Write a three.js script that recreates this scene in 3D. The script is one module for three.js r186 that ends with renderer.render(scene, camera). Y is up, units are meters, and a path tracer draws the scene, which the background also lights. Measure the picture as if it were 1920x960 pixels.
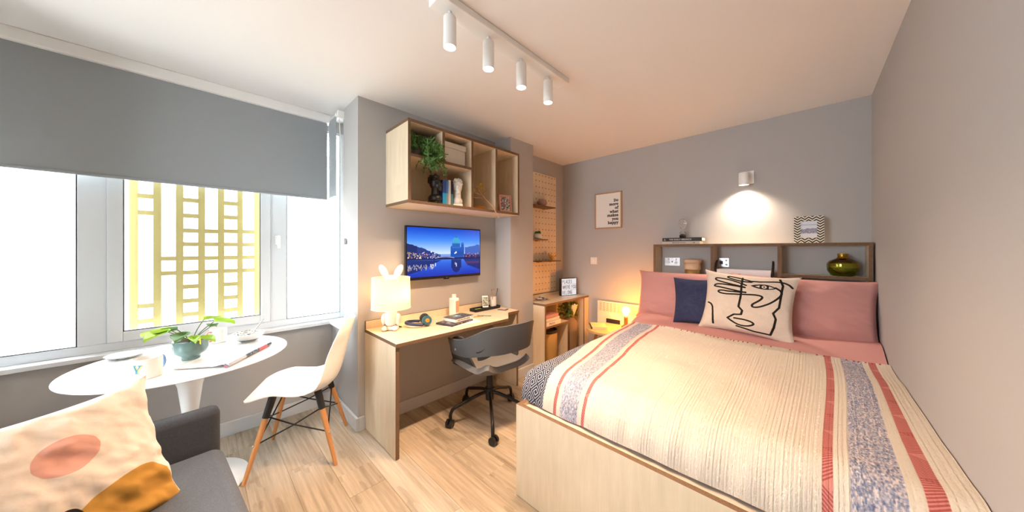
import * as THREE from 'three';
import { RoundedBoxGeometry } from 'three/addons/geometries/RoundedBoxGeometry.js';
import { mergeGeometries, mergeVertices } from 'three/addons/utils/BufferGeometryUtils.js';
import { RectAreaLightUniformsLib } from 'three/addons/lights/RectAreaLightUniformsLib.js';

// ---------------------------------------------------------------- camera, sky, exposure
const scene = new THREE.Scene();
const YAW = THREE.MathUtils.degToRad(44.2);
const camera = new THREE.PerspectiveCamera(2 * THREE.MathUtils.radToDeg(Math.atan(480 / 570)), 2, 0.05, 60);
camera.position.set(0, 1.33, 0);
camera.lookAt(-Math.sin(YAW), 1.33, -Math.cos(YAW));
camera.setViewOffset(1920, 960, 0, 13, 1920, 960);
scene.background = new THREE.Color().setRGB(0.86, 0.94, 1.0);
scene.backgroundIntensity = 18.0;
const renderer = new THREE.WebGLRenderer({ antialias: true });
renderer.toneMapping = THREE.LinearToneMapping;
renderer.toneMappingExposure = 1.2;
renderer.shadowMap.enabled = true;
RectAreaLightUniformsLib.init();

// ---------------------------------------------------------------- helpers
let seed = 7;
const rnd = () => { seed = (seed + 0x6D2B79F5) | 0; let t = Math.imul(seed ^ (seed >>> 15), 1 | seed); t = (t + Math.imul(t ^ (t >>> 7), 61 | t)) ^ t; return ((t ^ (t >>> 14)) >>> 0) / 4294967296; };
const rr = (a, b) => a + (b - a) * rnd();
const V = (x, y, z) => new THREE.Vector3(x, y, z);
const hash = (x, y) => { const s = Math.sin(x * 127.1 + y * 311.7) * 43758.5453; return s - Math.floor(s); };
function noise(x, y) {
  const xi = Math.floor(x), yi = Math.floor(y), fx = x - xi, fy = y - yi, u = fx * fx * (3 - 2 * fx), v = fy * fy * (3 - 2 * fy);
  return (hash(xi, yi) * (1 - u) + hash(xi + 1, yi) * u) * (1 - v) + (hash(xi, yi + 1) * (1 - u) + hash(xi + 1, yi + 1) * u) * v;
}
const fbm = (x, y, o = 4) => { let s = 0, a = 0.5, t = 0; for (let i = 0; i < o; i++) { s += a * noise(x, y); t += a; x = x * 2.03 + 17; y = y * 2.03 + 9; a *= 0.5; } return s / t; };
const clamp = (v, a = 0, b = 1) => Math.min(b, Math.max(a, v));
const lerp = (a, b, t) => a + (b - a) * t;
const smooth = (a, b, x) => { const t = clamp((x - a) / (b - a)); return t * t * (3 - 2 * t); };

function dataTex(w, h, fn, srgb = true, sx = 1, sy = 1) {      // fn(u, v) -> [r, g, b] 0..255
  const d = new Uint8Array(w * h * 4);
  for (let j = 0; j < h; j++) for (let i = 0; i < w; i++) {
    const c = fn(i / w, j / h, i, j), k = (j * w + i) * 4;
    d[k] = clamp(c[0], 0, 255); d[k + 1] = clamp(c[1], 0, 255); d[k + 2] = clamp(c[2], 0, 255); d[k + 3] = 255;
  }
  const t = new THREE.DataTexture(d, w, h); t.wrapS = t.wrapT = THREE.RepeatWrapping; t.magFilter = t.minFilter = THREE.LinearFilter;
  if (srgb) t.colorSpace = THREE.SRGBColorSpace; t.repeat.set(1 / sx, 1 / sy); t.needsUpdate = true; return t;
}
function canvasTex(w, h, draw) {
  const c = document.createElement('canvas'); c.width = w; c.height = h; draw(c.getContext('2d'), w, h);
  const t = new THREE.CanvasTexture(c); t.colorSpace = THREE.SRGBColorSpace; t.magFilter = THREE.LinearFilter; return t;
}
const M = (color, roughness = 0.6, o = {}) => new THREE.MeshStandardMaterial({ color, roughness, ...o });
const MP = (color, roughness = 0.6, o = {}) => new THREE.MeshPhysicalMaterial({ color, roughness, ...o });

const taken = {};
const numbered = (n) => { const k = taken[n] = (taken[n] ?? -1) + 1; return k ? n + '_' + String(k).padStart(3, '0') : n; };
const nonIdx = (g) => { const r = g.index ? g.toNonIndexed() : g; for (const k of Object.keys(r.attributes)) if (!['position', 'normal', 'uv'].includes(k)) r.deleteAttribute(k); return r; };
const join = (gs) => Array.isArray(gs) ? (gs.length === 1 ? gs[0] : mergeGeometries(gs.map(nonIdx))) : gs;
function part(parent, name, geo, mat, label) {
  const m = new THREE.Mesh(join(geo), mat); m.name = parent === scene ? numbered(name) : name; m.castShadow = m.receiveShadow = true;
  if (label) m.userData.label = label; parent.add(m); return m;
}
function thing(name, label, category, p = [0, 0, 0], turn = 0, group) {
  const g = new THREE.Group(); g.name = numbered(name); g.position.set(...p); g.rotation.y = turn; g.userData = { label, category };
  if (group) g.userData.group = group; scene.add(g); return g;
}
function solo(name, label, category, geo, mat, group) {
  const m = part(scene, name, geo, mat); m.userData = { label, category }; if (group) m.userData.group = group; return m;
}
function struct(name, geo, mat, parent = scene) { const m = part(parent, name, geo, mat); m.userData.kind = 'structure'; return m; }
function uvm(g) {                                              // uv in metres from the dominant normal; long grain left to the caller
  g = g.index ? g.toNonIndexed() : g; const p = g.attributes.position, n = g.attributes.normal, uv = new Float32Array(p.count * 2);
  for (let i = 0; i < p.count; i += 3) {
    let ax = 0, ay = 0, az = 0; for (let k = 0; k < 3; k++) { ax += Math.abs(n.getX(i + k)); ay += Math.abs(n.getY(i + k)); az += Math.abs(n.getZ(i + k)); }
    for (let k = 0; k < 3; k++) {
      const x = p.getX(i + k), y = p.getY(i + k), z = p.getZ(i + k);
      const [a, b] = ax >= ay && ax >= az ? [z, y] : ay >= az ? [x, z] : [x, y];
      uv[(i + k) * 2] = a; uv[(i + k) * 2 + 1] = b;
    }
  }
  g.setAttribute('uv', new THREE.BufferAttribute(uv, 2)); return g;
}
const bx = (w, h, d, x = 0, y = 0, z = 0, r = 0.003, s = 2) => uvm((r > 0 ? new RoundedBoxGeometry(w, h, d, s, Math.min(r, w / 2.01, h / 2.01, d / 2.01)) : new THREE.BoxGeometry(w, h, d)).translate(x, y, z));
const span = (x0, x1, y0, y1, z0, z1, r = 0) => bx(x1 - x0, y1 - y0, z1 - z0, (x0 + x1) / 2, (y0 + y1) / 2, (z0 + z1) / 2, r);
const cyl = (r1, r2, h, x = 0, y = 0, z = 0, s = 28) => new THREE.CylinderGeometry(r1, r2, h, s).translate(x, y, z);
const sph = (r, x = 0, y = 0, z = 0, s = 20) => new THREE.SphereGeometry(r, s, Math.round(s * 0.7)).translate(x, y, z);
function bar(a, b, r1, r2 = r1, s = 14) {
  const d = b.clone().sub(a), g = new THREE.CylinderGeometry(r2, r1, d.length(), s);
  g.applyQuaternion(new THREE.Quaternion().setFromUnitVectors(V(0, 1, 0), d.clone().normalize())); g.translate((a.x + b.x) / 2, (a.y + b.y) / 2, (a.z + b.z) / 2); return g;
}
function tube(pts, r, n = 32, s = 8) {
  const c = new THREE.CatmullRomCurve3(pts.map((p) => p.isVector3 ? p : V(...p)));
  const e = [c.getPoint(0), c.getPoint(1)].map((p) => sph(r, p.x, p.y, p.z, 10)); return join([new THREE.TubeGeometry(c, n, r, s), ...e]);
}
const lathe = (prof, s = 36) => new THREE.LatheGeometry(prof.map(([r, y]) => new THREE.Vector2(Math.max(r, 0.0001), y)), s);
const plate = (poly, t, bevel = 0.001) => new THREE.ExtrudeGeometry(new THREE.Shape(poly.map(([a, b]) => new THREE.Vector2(a, b))), { depth: t, bevelEnabled: bevel > 0, bevelSize: bevel, bevelThickness: bevel, bevelSegments: 1 });
function grid(nu, nv, f, flip = false) {                        // f(u, v) -> [x, y, z]
  const p = [], uv = [], ix = [];
  for (let j = 0; j <= nv; j++) for (let i = 0; i <= nu; i++) { p.push(...f(i / nu, j / nv)); uv.push(i / nu, j / nv); }
  for (let j = 0; j < nv; j++) for (let i = 0; i < nu; i++) { const a = j * (nu + 1) + i, b = a + 1, c = a + nu + 1, d = c + 1; flip ? ix.push(a, c, b, b, c, d) : ix.push(a, b, c, b, d, c); }
  const g = new THREE.BufferGeometry(); g.setAttribute('position', new THREE.Float32BufferAttribute(p, 3)); g.setAttribute('uv', new THREE.Float32BufferAttribute(uv, 2)); g.setIndex(ix); g.computeVertexNormals(); return g;
}
function sheet(nu, nv, f, t, nrm) {                             // a closed sheet of thickness t below the surface f
  const top = grid(nu, nv, f), N = top.attributes.normal, P = top.attributes.position;
  const under = (u, v) => { const k = Math.round(v * nv) * (nu + 1) + Math.round(u * nu); return [P.getX(k) - N.getX(k) * t, P.getY(k) - N.getY(k) * t, P.getZ(k) - N.getZ(k) * t]; };
  const bot = grid(nu, nv, under, true), rim = [];
  const edge = (n, a) => grid(n, 1, (u, v) => { const [x, y] = a(u); return v < 0.5 ? f(x, y) : under(x, y); });
  rim.push(edge(nu, (u) => [1 - u, 0]), edge(nu, (u) => [u, 1]), edge(nv, (u) => [0, u]), edge(nv, (u) => [1, 1 - u]));
  for (const r of rim) { const q = r.attributes.uv; for (let i = 0; i < q.count; i++) q.setXY(i, q.getX(i), 0.5); }
  return join([top, bot, ...rim]);
}
function pillowGeo(w, h, t, o = {}) {                           // in the xy plane, facing +z, centred
  const { n = 44, p = 0.42, bow = 0.05, wr = 0.004, s = 1, ear = 0 } = o;
  const side = (sg) => grid(n, n, (a, b) => {
    const u = a * 2 - 1, v = b * 2 - 1, k = Math.pow(Math.max(0, (1 - Math.pow(Math.abs(u), 2.6)) * (1 - Math.pow(Math.abs(v), 2.6))), p);
    const x = u * w / 2 * (1 - bow * (1 - v * v) * u * u + ear * Math.pow(Math.abs(u * v), 6)), y = v * h / 2 * (1 - bow * (1 - u * u) * v * v + ear * Math.pow(Math.abs(u * v), 6));
    const q = (fbm(u * 2.2 * s + 3, v * 2.2 * s + 8 * sg, 4) - 0.5) * 2 * wr * 3 * Math.min(1, k * 2);
    return [x, y, sg * (t / 2 * k + q)];
  }, sg < 0);
  return join([side(1), side(-1)]);
}
const place = (g, x, y, z, rx = 0, ry = 0, rz = 0, order = 'YXZ') => g.applyMatrix4(new THREE.Matrix4().makeRotationFromEuler(new THREE.Euler(rx, ry, rz, order)).setPosition(x, y, z));

// ---------------------------------------------------------------- shared materials
const oakTex = dataTex(1024, 512, (u, v) => {
  const a = fbm(u * 5, v * 60, 4), b = fbm(u * 2.2 + 40, v * 7, 3), c = noise(u * 40, v * 400), k = fbm(u * 9 + 5, v * 18 + 70, 2) > 0.71 ? 1 : 0;
  const m = (a - 0.5) * 52 + (b - 0.5) * 44 + (c - 0.5) * 12 - k * 12; return [184 + m, 172 + m * 1.02, 155 + m * 1.04];
}, true, 1.7, 0.75);
const birchTex = dataTex(512, 512, (u, v) => {
  const a = fbm(u * 30, v * 4, 3), b = fbm(u * 4 + 7, v * 3 + 2, 3), c = noise(u * 260, v * 16); const m = (a - 0.5) * 14 + (b - 0.5) * 16 + (c - 0.5) * 5; return [222 + m, 203 + m, 174 + m * 1.05];
}, true, 0.9, 0.9);
const edgeTex = dataTex(64, 64, (u, v) => { const m = (noise(u * 40, v * 40) - 0.5) * 26; return [112 + m, 86 + m, 62 + m]; }, true, 0.1, 0.1);
const plasterBump = dataTex(256, 256, (u, v) => { const a = 128 + (fbm(u * 32, v * 32, 3) - 0.5) * 90; return [a, a, a]; }, false, 0.5, 0.5);
const weaveBump = dataTex(256, 256, (u, v, i, j) => { const a = 110 + 60 * Math.abs(Math.sin(i * Math.PI / 4)) * Math.abs(Math.sin(j * Math.PI / 4)) + hash(i, j) * 60; return [a, a, a]; }, false, 0.08, 0.08);
const tweedTex = dataTex(256, 256, (u, v, i, j) => { const a = (hash(i, j) - 0.5) * 34 + (hash(Math.floor(i / 2), j) - 0.5) * 22; return [92 + a, 96 + a, 102 + a]; }, true, 0.16, 0.16);
const wallPaint = M(new THREE.Color().setRGB(0.43, 0.415, 0.405), 0.85, { bumpMap: plasterBump, bumpScale: 0.0006 });
const white = M(0xeeeeec, 0.55), whiteGloss = M(0xf2f2f0, 0.25), upvc = M(0xdde2e6, 0.35), trimPaint = M(0xc9cacb, 0.45);
const ceilPaint = M(new THREE.Color().setRGB(0.82, 0.81, 0.80), 0.9);
const oak = [M(0xffffff, 0.5, { map: oakTex }), M(0xf4efe8, 0.5, { map: oakTex }), M(0xfbf3ea, 0.46, { map: oakTex }), M(0xeee8df, 0.52, { map: oakTex })];
const birch = M(0xffffff, 0.5, { map: birchTex }), plyEdge = M(0xffffff, 0.7, { map: edgeTex });
const blackMetal = M(0x1b1b1c, 0.45, { metalness: 0.3 }), blackPlastic = M(0x18181a, 0.4), chrome = M(0xd8d8d8, 0.15, { metalness: 1 });
const glass = MP(0xffffff, 0.02, { transmission: 1, thickness: 0, ior: 1.45 });
const beech = M(0xd49c66, 0.5, { map: dataTex(128, 256, (u, v) => { const m = (fbm(u * 20, v * 3, 3) - 0.5) * 40; return [236 + m, 226 + m, 214 + m]; }, true, 0.2, 0.5) });
function ply(parent, name, x0, x1, y0, y1, z0, z1, label) {     // a birch ply board: pale faces, brown layered edges
  const d = [x1 - x0, y1 - y0, z1 - z0], thin = d.indexOf(Math.min(...d)), g = new THREE.BoxGeometry(...d).translate((x0 + x1) / 2, (y0 + y1) / 2, (z0 + z1) / 2);
  const groups = g.groups.map((q) => ({ ...q })), out = uvm(g); out.clearGroups(); groups.forEach((q) => out.addGroup(q.start, q.count, q.materialIndex));
  return part(parent, name, out, [0, 1, 2, 3, 4, 5].map((k) => Math.floor(k / 2) === thin ? birch : plyEdge), label);
}
function textTex(w, h, bg, items) {
  return canvasTex(w, h, (c) => { c.fillStyle = bg; c.fillRect(0, 0, w, h); for (const [s, x, y, font, col, al = 'left'] of items) { c.fillStyle = col; c.font = font; c.textAlign = al; c.fillText(s, x, y); } });
}

// ---------------------------------------------------------------- the room
const XL = -2.36, XW = -2.97, ZB = -3.41, XR = 0.335, ZF = 2.0, HC = 2.453, REV = 0.809;
{
  const fl = struct('floor', span(-3.2, XR + 0.12, -0.12, -0.012, ZB - 0.12, ZF + 0.12), M(0x6b5b48, 0.9));
  let row = 0;
  for (let z = ZB; z < ZF - 0.01; z += 0.19, row++) {
    let x = XW - (row * 0.47) % 1.3; const z1 = Math.min(z + 0.19, ZF);
    for (; x < XR; x += 1.3) {
      const a = Math.max(x, XW), b = Math.min(x + 1.3, XR); if (b - a < 0.02) continue;
      const g = span(a + 0.0006, b - 0.0006, -0.012, 0, z + 0.0006, z1 - 0.0006), q = g.attributes.uv, o = rnd() * 5, p = rnd() * 3;
      for (let i = 0; i < q.count; i++) q.setXY(i, q.getX(i) + o, q.getY(i) + p);
      part(fl, 'plank', g, oak[Math.floor(rnd() * 4)]);
    }
  }
}
struct('ceiling', span(-3.2, XR + 0.12, HC, HC + 0.12, ZB - 0.12, ZF + 0.12), ceilPaint);
// desk wall: solid up to the bay; above the sill the bay is a little wider
struct('wall_left', join([span(-3.2, XL, 0, HC, ZB - 0.12, -0.93), span(-3.2, XL, 0, 0.69, -0.93, -REV), span(-2.68, XL, 0.69, HC, -0.93, -REV)]), wallPaint);
struct('wall_bay_end', join([span(-3.2, XL, 0, HC, 0.93, ZF + 0.12), span(-3.2, XL, 0, 0.69, REV, 0.93), span(-2.68, XL, 0.69, HC, REV, 0.93)]), wallPaint);
struct('wall_pillar', span(XL, -2.13, 0, HC, -2.517, -2.17), wallPaint);
struct('wall_back', span(XL, XR + 0.12, 0, HC, ZB - 0.12, ZB), wallPaint);
struct('wall_right', span(XR, XR + 0.12, 0, HC, ZB, ZF + 0.12), wallPaint);
struct('wall_front', join([span(XL, XR, 0, 0.85, ZF, ZF + 0.12), span(XL, XR, 2.2, HC, ZF, ZF + 0.12), span(XL, -2.1, 0.85, 2.2, ZF, ZF + 0.12), span(-0.9, XR, 0.85, 2.2, ZF, ZF + 0.12)]), wallPaint);
{
  const w = struct('window_2', [span(-2.1, -0.9, 0.85, 0.91, ZF + 0.02, ZF + 0.08, 0.004), span(-2.1, -0.9, 2.14, 2.2, ZF + 0.02, ZF + 0.08, 0.004), span(-2.1, -2.04, 0.91, 2.14, ZF + 0.02, ZF + 0.08, 0.004), span(-0.96, -0.9, 0.91, 2.14, ZF + 0.02, ZF + 0.08, 0.004)], upvc);
  part(w, 'glass_pane', span(-2.05, -0.95, 0.90, 2.15, ZF + 0.048, ZF + 0.052), glass);
}
struct('wall_window', join([span(XW - 0.2, XW, 0, 0.69, -REV, REV), span(XW - 0.2, XW - 0.02, 2.36, HC, -0.93, 0.93)]), wallPaint);
struct('trim_1', join([span(-3.06, -2.925, 0.69, 0.716, -0.93, 0.93, 0.004), span(-2.925, -2.655, 0.69, 0.716, -0.93, -0.775, 0.004)]), upvc).userData.label = 'white window sill board with a return along the bay';
const base = (n, ...s) => struct(n, join(s.map((a) => span(...a, 0.004))), trimPaint);
base('baseboard_window', [XW, XW + 0.018, 0, 0.098, -REV, REV]);
base('baseboard_reveal', [XW + 0.018, XL + 0.018, 0, 0.098, -REV, -REV + 0.018]);
base('baseboard_left', [XL, XL + 0.018, 0, 0.098, -2.14, -0.88], [XL, XL + 0.018, 0, 0.098, -REV - 0.045, -REV]);
base('baseboard_pillar', [-2.13, -2.112, 0, 0.098, -2.517, -2.17]);
base('baseboard_back', [-1.96, -1.2, 0, 0.098, ZB, ZB + 0.018]);

// window in the bay: sash with a pane, side lights, frame, handle
{
  const X0 = -3.06, X1 = -3.005;
  const frame = (z0, z1, y0, y1, t) => [span(X0, X1, y0, y1, z0, z0 + t, 0.004), span(X0, X1, y0, y1, z1 - t, z1, 0.004), span(X0, X1, y0, y0 + t, z0 + t, z1 - t, 0.004), span(X0, X1, y1 - t, y1, z0 + t, z1 - t, 0.004)];
  const w = struct('window_1', frame(-0.93, 0.93, 0.716, 2.40, 0.05), upvc); w.userData.label = 'white framed bay window behind the blind';
  for (const s of [-1, 1]) part(w, 'mullion', span(X0, X1, 0.766, 2.35, s > 0 ? 0.385 : -0.49, s > 0 ? 0.49 : -0.385, 0.004), upvc);
  const sash = part(w, 'sash', join(frame(-0.385, 0.385, 0.766, 2.35, 0.06).map((g) => g.translate(0.012, 0, 0))), upvc, 'opening sash of the window');
  part(sash, 'glass_pane', span(-3.036, -3.032, 0.82, 2.30, -0.33, 0.33), glass);
  const gk = M(0x3a3d42, 0.7), gasket = (p, z0, z1, y0, y1, x) => part(p, 'gasket', [span(x - 0.004, x, y0, y1, z0, z0 + 0.006), span(x - 0.004, x, y0, y1, z1 - 0.006, z1), span(x - 0.004, x, y0, y0 + 0.006, z0, z1), span(x - 0.004, x, y1 - 0.006, y1, z0, z1)], gk, 'dark glazing gasket');
  gasket(sash, -0.326, 0.326, 0.825, 2.292, -2.996); gasket(w, -0.881, -0.489, 0.765, 2.351, -3.008); gasket(w, 0.489, 0.881, 0.765, 2.351, -3.008);
  part(w, 'glass_pane', span(-3.036, -3.032, 0.76, 2.36, -0.885, -0.485), glass);
  part(w, 'glass_pane', span(-3.036, -3.032, 0.76, 2.36, 0.485, 0.885), glass);
  const h = part(sash, 'window_handle', join([bx(0.018, 0.07, 0.03, -2.985, 1.40, -0.43, 0.006), cyl(0.011, 0.011, 0.03, 0, 0, 0).rotateZ(Math.PI / 2).translate(-2.965, 1.42, -0.43), bx(0.014, 0.10, 0.02, -2.955, 1.385, -0.432, 0.006)]), whiteGloss, 'white lever window handle');
  h.rotation.z = 0;
}
// gold lattice outside the sash
{
  const t = thing('window_screen', 'yellow gold metal lattice screen outside the main window pane', 'screen'), gold = M(0xa5975a, 0.6), X = -3.14;
  const K = 3.14 / 3.12, bars = [[0.295], [0.196], [0.095], [-0.011], [-0.112], [-0.217], [-0.316]].map(([z]) => z * K), W = [0.036, 0.036, 0.036, 0.036, 0.034, 0.032, 0.034];
  bars.forEach((z, i) => part(t, 'upright_bar', span(X - 0.012, X + 0.012, 0.80, 2.3, z - W[i] / 2, z + W[i] / 2), gold));
  const rung = (i, j, ys) => ys.forEach((y) => part(t, 'cross_bar', span(X - 0.01, X + 0.01, y - 0.0145, y + 0.0145, bars[j] + 0.01, bars[i] - 0.01), gold));
  rung(0, 1, [1.68, 1.57, 0.955, 0.855, 2.0, 2.2]); rung(2, 3, [1.675, 1.565, 1.46, 1.365, 1.265, 1.165, 1.065, 0.965, 0.87, 1.9, 2.1]); rung(4, 5, [1.675, 1.57, 1.465, 1.365, 1.265, 1.165, 1.065, 0.965, 0.87, 1.9, 2.1]);
  rung(1, 2, [1.265, 1.165, 2.1]); rung(3, 4, [1.46, 1.365, 1.265, 1.165, 2.1]); rung(5, 6, [1.465, 1.365, 1.265, 1.165, 2.1]);
}
// the street outside: pavement and a pale terrace opposite, far overexposed
{
  solo('street', 'pale street surface outside the window', 'street', span(-16, 8, -3.2, -3.0, -16, 16), M(0xb9b6b0, 0.9)).userData.kind = 'structure';
  const t = thing('terrace_house', 'pale stone terrace across the street seen through the window', 'building', [-12, -3, 0]), st = M(0xd9d4cb, 0.9);
  part(t, 'facade', span(-1, 0, 0, 7.5, -13, 13), st); part(t, 'cornice', span(0, 0.25, 7.2, 7.5, -13, 13), st); part(t, 'string_course', span(0, 0.12, 3.6, 3.8, -13, 13), st);
  for (let i = -5; i <= 5; i++) for (const y of [1.0, 4.5]) { const w = part(t, 'window_surround', span(0, 0.08, y, y + 1.8, i * 2.3 - 0.55, i * 2.3 + 0.55), M(0xe6e2da, 0.8)); part(w, 'window_pane', span(0.08, 0.1, y + 0.15, y + 1.65, i * 2.3 - 0.42, i * 2.3 + 0.42), M(0x9aa3aa, 0.2)); }
}
// roller blinds
const blindFab = M(0x969b9e, 0.85, { bumpMap: weaveBump, bumpScale: 0.0004 });
{
  const t = thing('roller_blind', 'wide grey roller blind pulled halfway down over the bay window', 'blind');
  part(t, 'fabric', span(-2.902, -2.899, 1.757, 2.40, -0.75, 0.80), blindFab);
  part(t, 'bottom_bar', span(-2.908, -2.893, 1.742, 1.76, -0.75, 0.80, 0.006), blindFab);
  part(t, 'cassette', span(-2.95, -2.87, 2.387, HC, -0.775, 0.80, 0.006), whiteGloss, 'white blind cassette under the ceiling');
}
{
  const t = thing('side_roller_blind', 'narrow grey roller blind at the side of the bay by the reveal', 'blind');
  part(t, 'fabric', span(-2.895, -2.70, 1.765, 2.40, -0.764, -0.761), blindFab);
  part(t, 'bottom_bar', span(-2.895, -2.70, 1.757, 1.772, -0.768, -0.757, 0.005), blindFab);
  part(t, 'roller', cyl(0.022, 0.022, 0.23, 0, 0, 0).rotateZ(Math.PI / 2).translate(-2.79, 2.405, -0.785), whiteGloss);
  part(t, 'bracket', join([bx(0.03, 0.06, 0.05, -2.67, 2.40, -0.785, 0.005), cyl(0.024, 0.024, 0.03, 0, 0, 0).rotateZ(Math.PI / 2).translate(-2.68, 2.40, -0.775)]), whiteGloss, 'white blind bracket');
  part(t, 'cord', join([tube([[-2.66, 2.38, -0.77], [-2.64, 1.9, -0.785], [-2.62, 1.40, -0.79]], 0.0016, 16, 6), tube([[-2.68, 2.38, -0.78], [-2.64, 1.9, -0.79], [-2.62, 1.40, -0.795]], 0.0016, 16, 6)]), white);
  part(t, 'cord_tensioner', bx(0.022, 0.05, 0.02, -2.62, 1.39, -0.797, 0.005), MP(0xcfd3d6, 0.2));
}

// ---------------------------------------------------------------- bed
const pinkCol = new THREE.Color(0xc58f8b);
const pink = M(pinkCol, 0.85, { bumpMap: weaveBump, bumpScale: 0.0003 });
{
  const t = thing('bed_frame', 'low pale birch ply bed base with a tall panel at its foot', 'bed');
  ply(t, 'foot_panel', -1.13, XR - 0.003, 0.004, 0.493, -1.22, -1.195);
  ply(t, 'side_panel', -1.13, -1.105, 0.004, 0.493, -3.22, -1.22);
  part(t, 'platform', span(-1.105, XR - 0.003, 0.40, 0.475, -3.22, -1.22), M(0xcdbfb2, 0.7));
}
solo('mattress', 'deep mattress hidden under the pink duvet', 'mattress', span(-1.09, XR - 0.02, 0.476, 0.60, -3.2, -1.32, 0.04), white);
const roll = (d, r) => d <= 0 ? [d, 0] : d < r * Math.PI / 2 ? [r * Math.sin(d / r), r * (1 - Math.cos(d / r))] : [r, r + d - r * Math.PI / 2];
const bedTop = (x, z) => 0.648 + 0.012 * smooth(-1.6, -2.5, z) + 0.07 * smooth(-2.6, -3.0, z) + (fbm(x * 2.2 + 4, z * 2.2, 3) - 0.5) * 0.03;
function bedPoint(a, b, lift, rx, rz, xe, ze) {                 // a: metres right of the bed's open side, b: metres from the foot towards the head, measured over the curve
  const [ox, dx] = roll(rx * 1.2 - a, rx), [oz, dz] = roll(rz * 1.2 - b, rz);
  const x = xe - ox + (rx * 0), z = ze + oz;
  const drop = Math.pow(Math.pow(dx, 2.2) + Math.pow(dz, 2.2), 1 / 2.2);
  return [x, bedTop(x, z) + lift - drop, z];
}
{ // duvet
  const g = sheet(90, 100, (u, v) => {
    const a = -0.18 + (1 - u) * 0 + u * 1.725, b = v * 1.92 + 0.1;
    const p = bedPoint(a, b, 0, 0.11, 0.16, -1.085, -1.44);
    const wr = 0.012 * (fbm(p[0] * 3 + p[2] * 2, p[2] * 9 - p[0] * 4, 3) - 0.5) + 0.010 * Math.sin(p[0] * 9 + 3 * fbm(p[0] * 2, p[2] * 3) + p[2] * 16) * smooth(-2.45, -2.8, p[2]);
    return [Math.min(p[0], XR - 0.006), p[1] + wr, p[2]];
  }, 0.02);
  solo('duvet', 'dusty pink duvet spread over the bed', 'duvet', g, pink);
}
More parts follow.
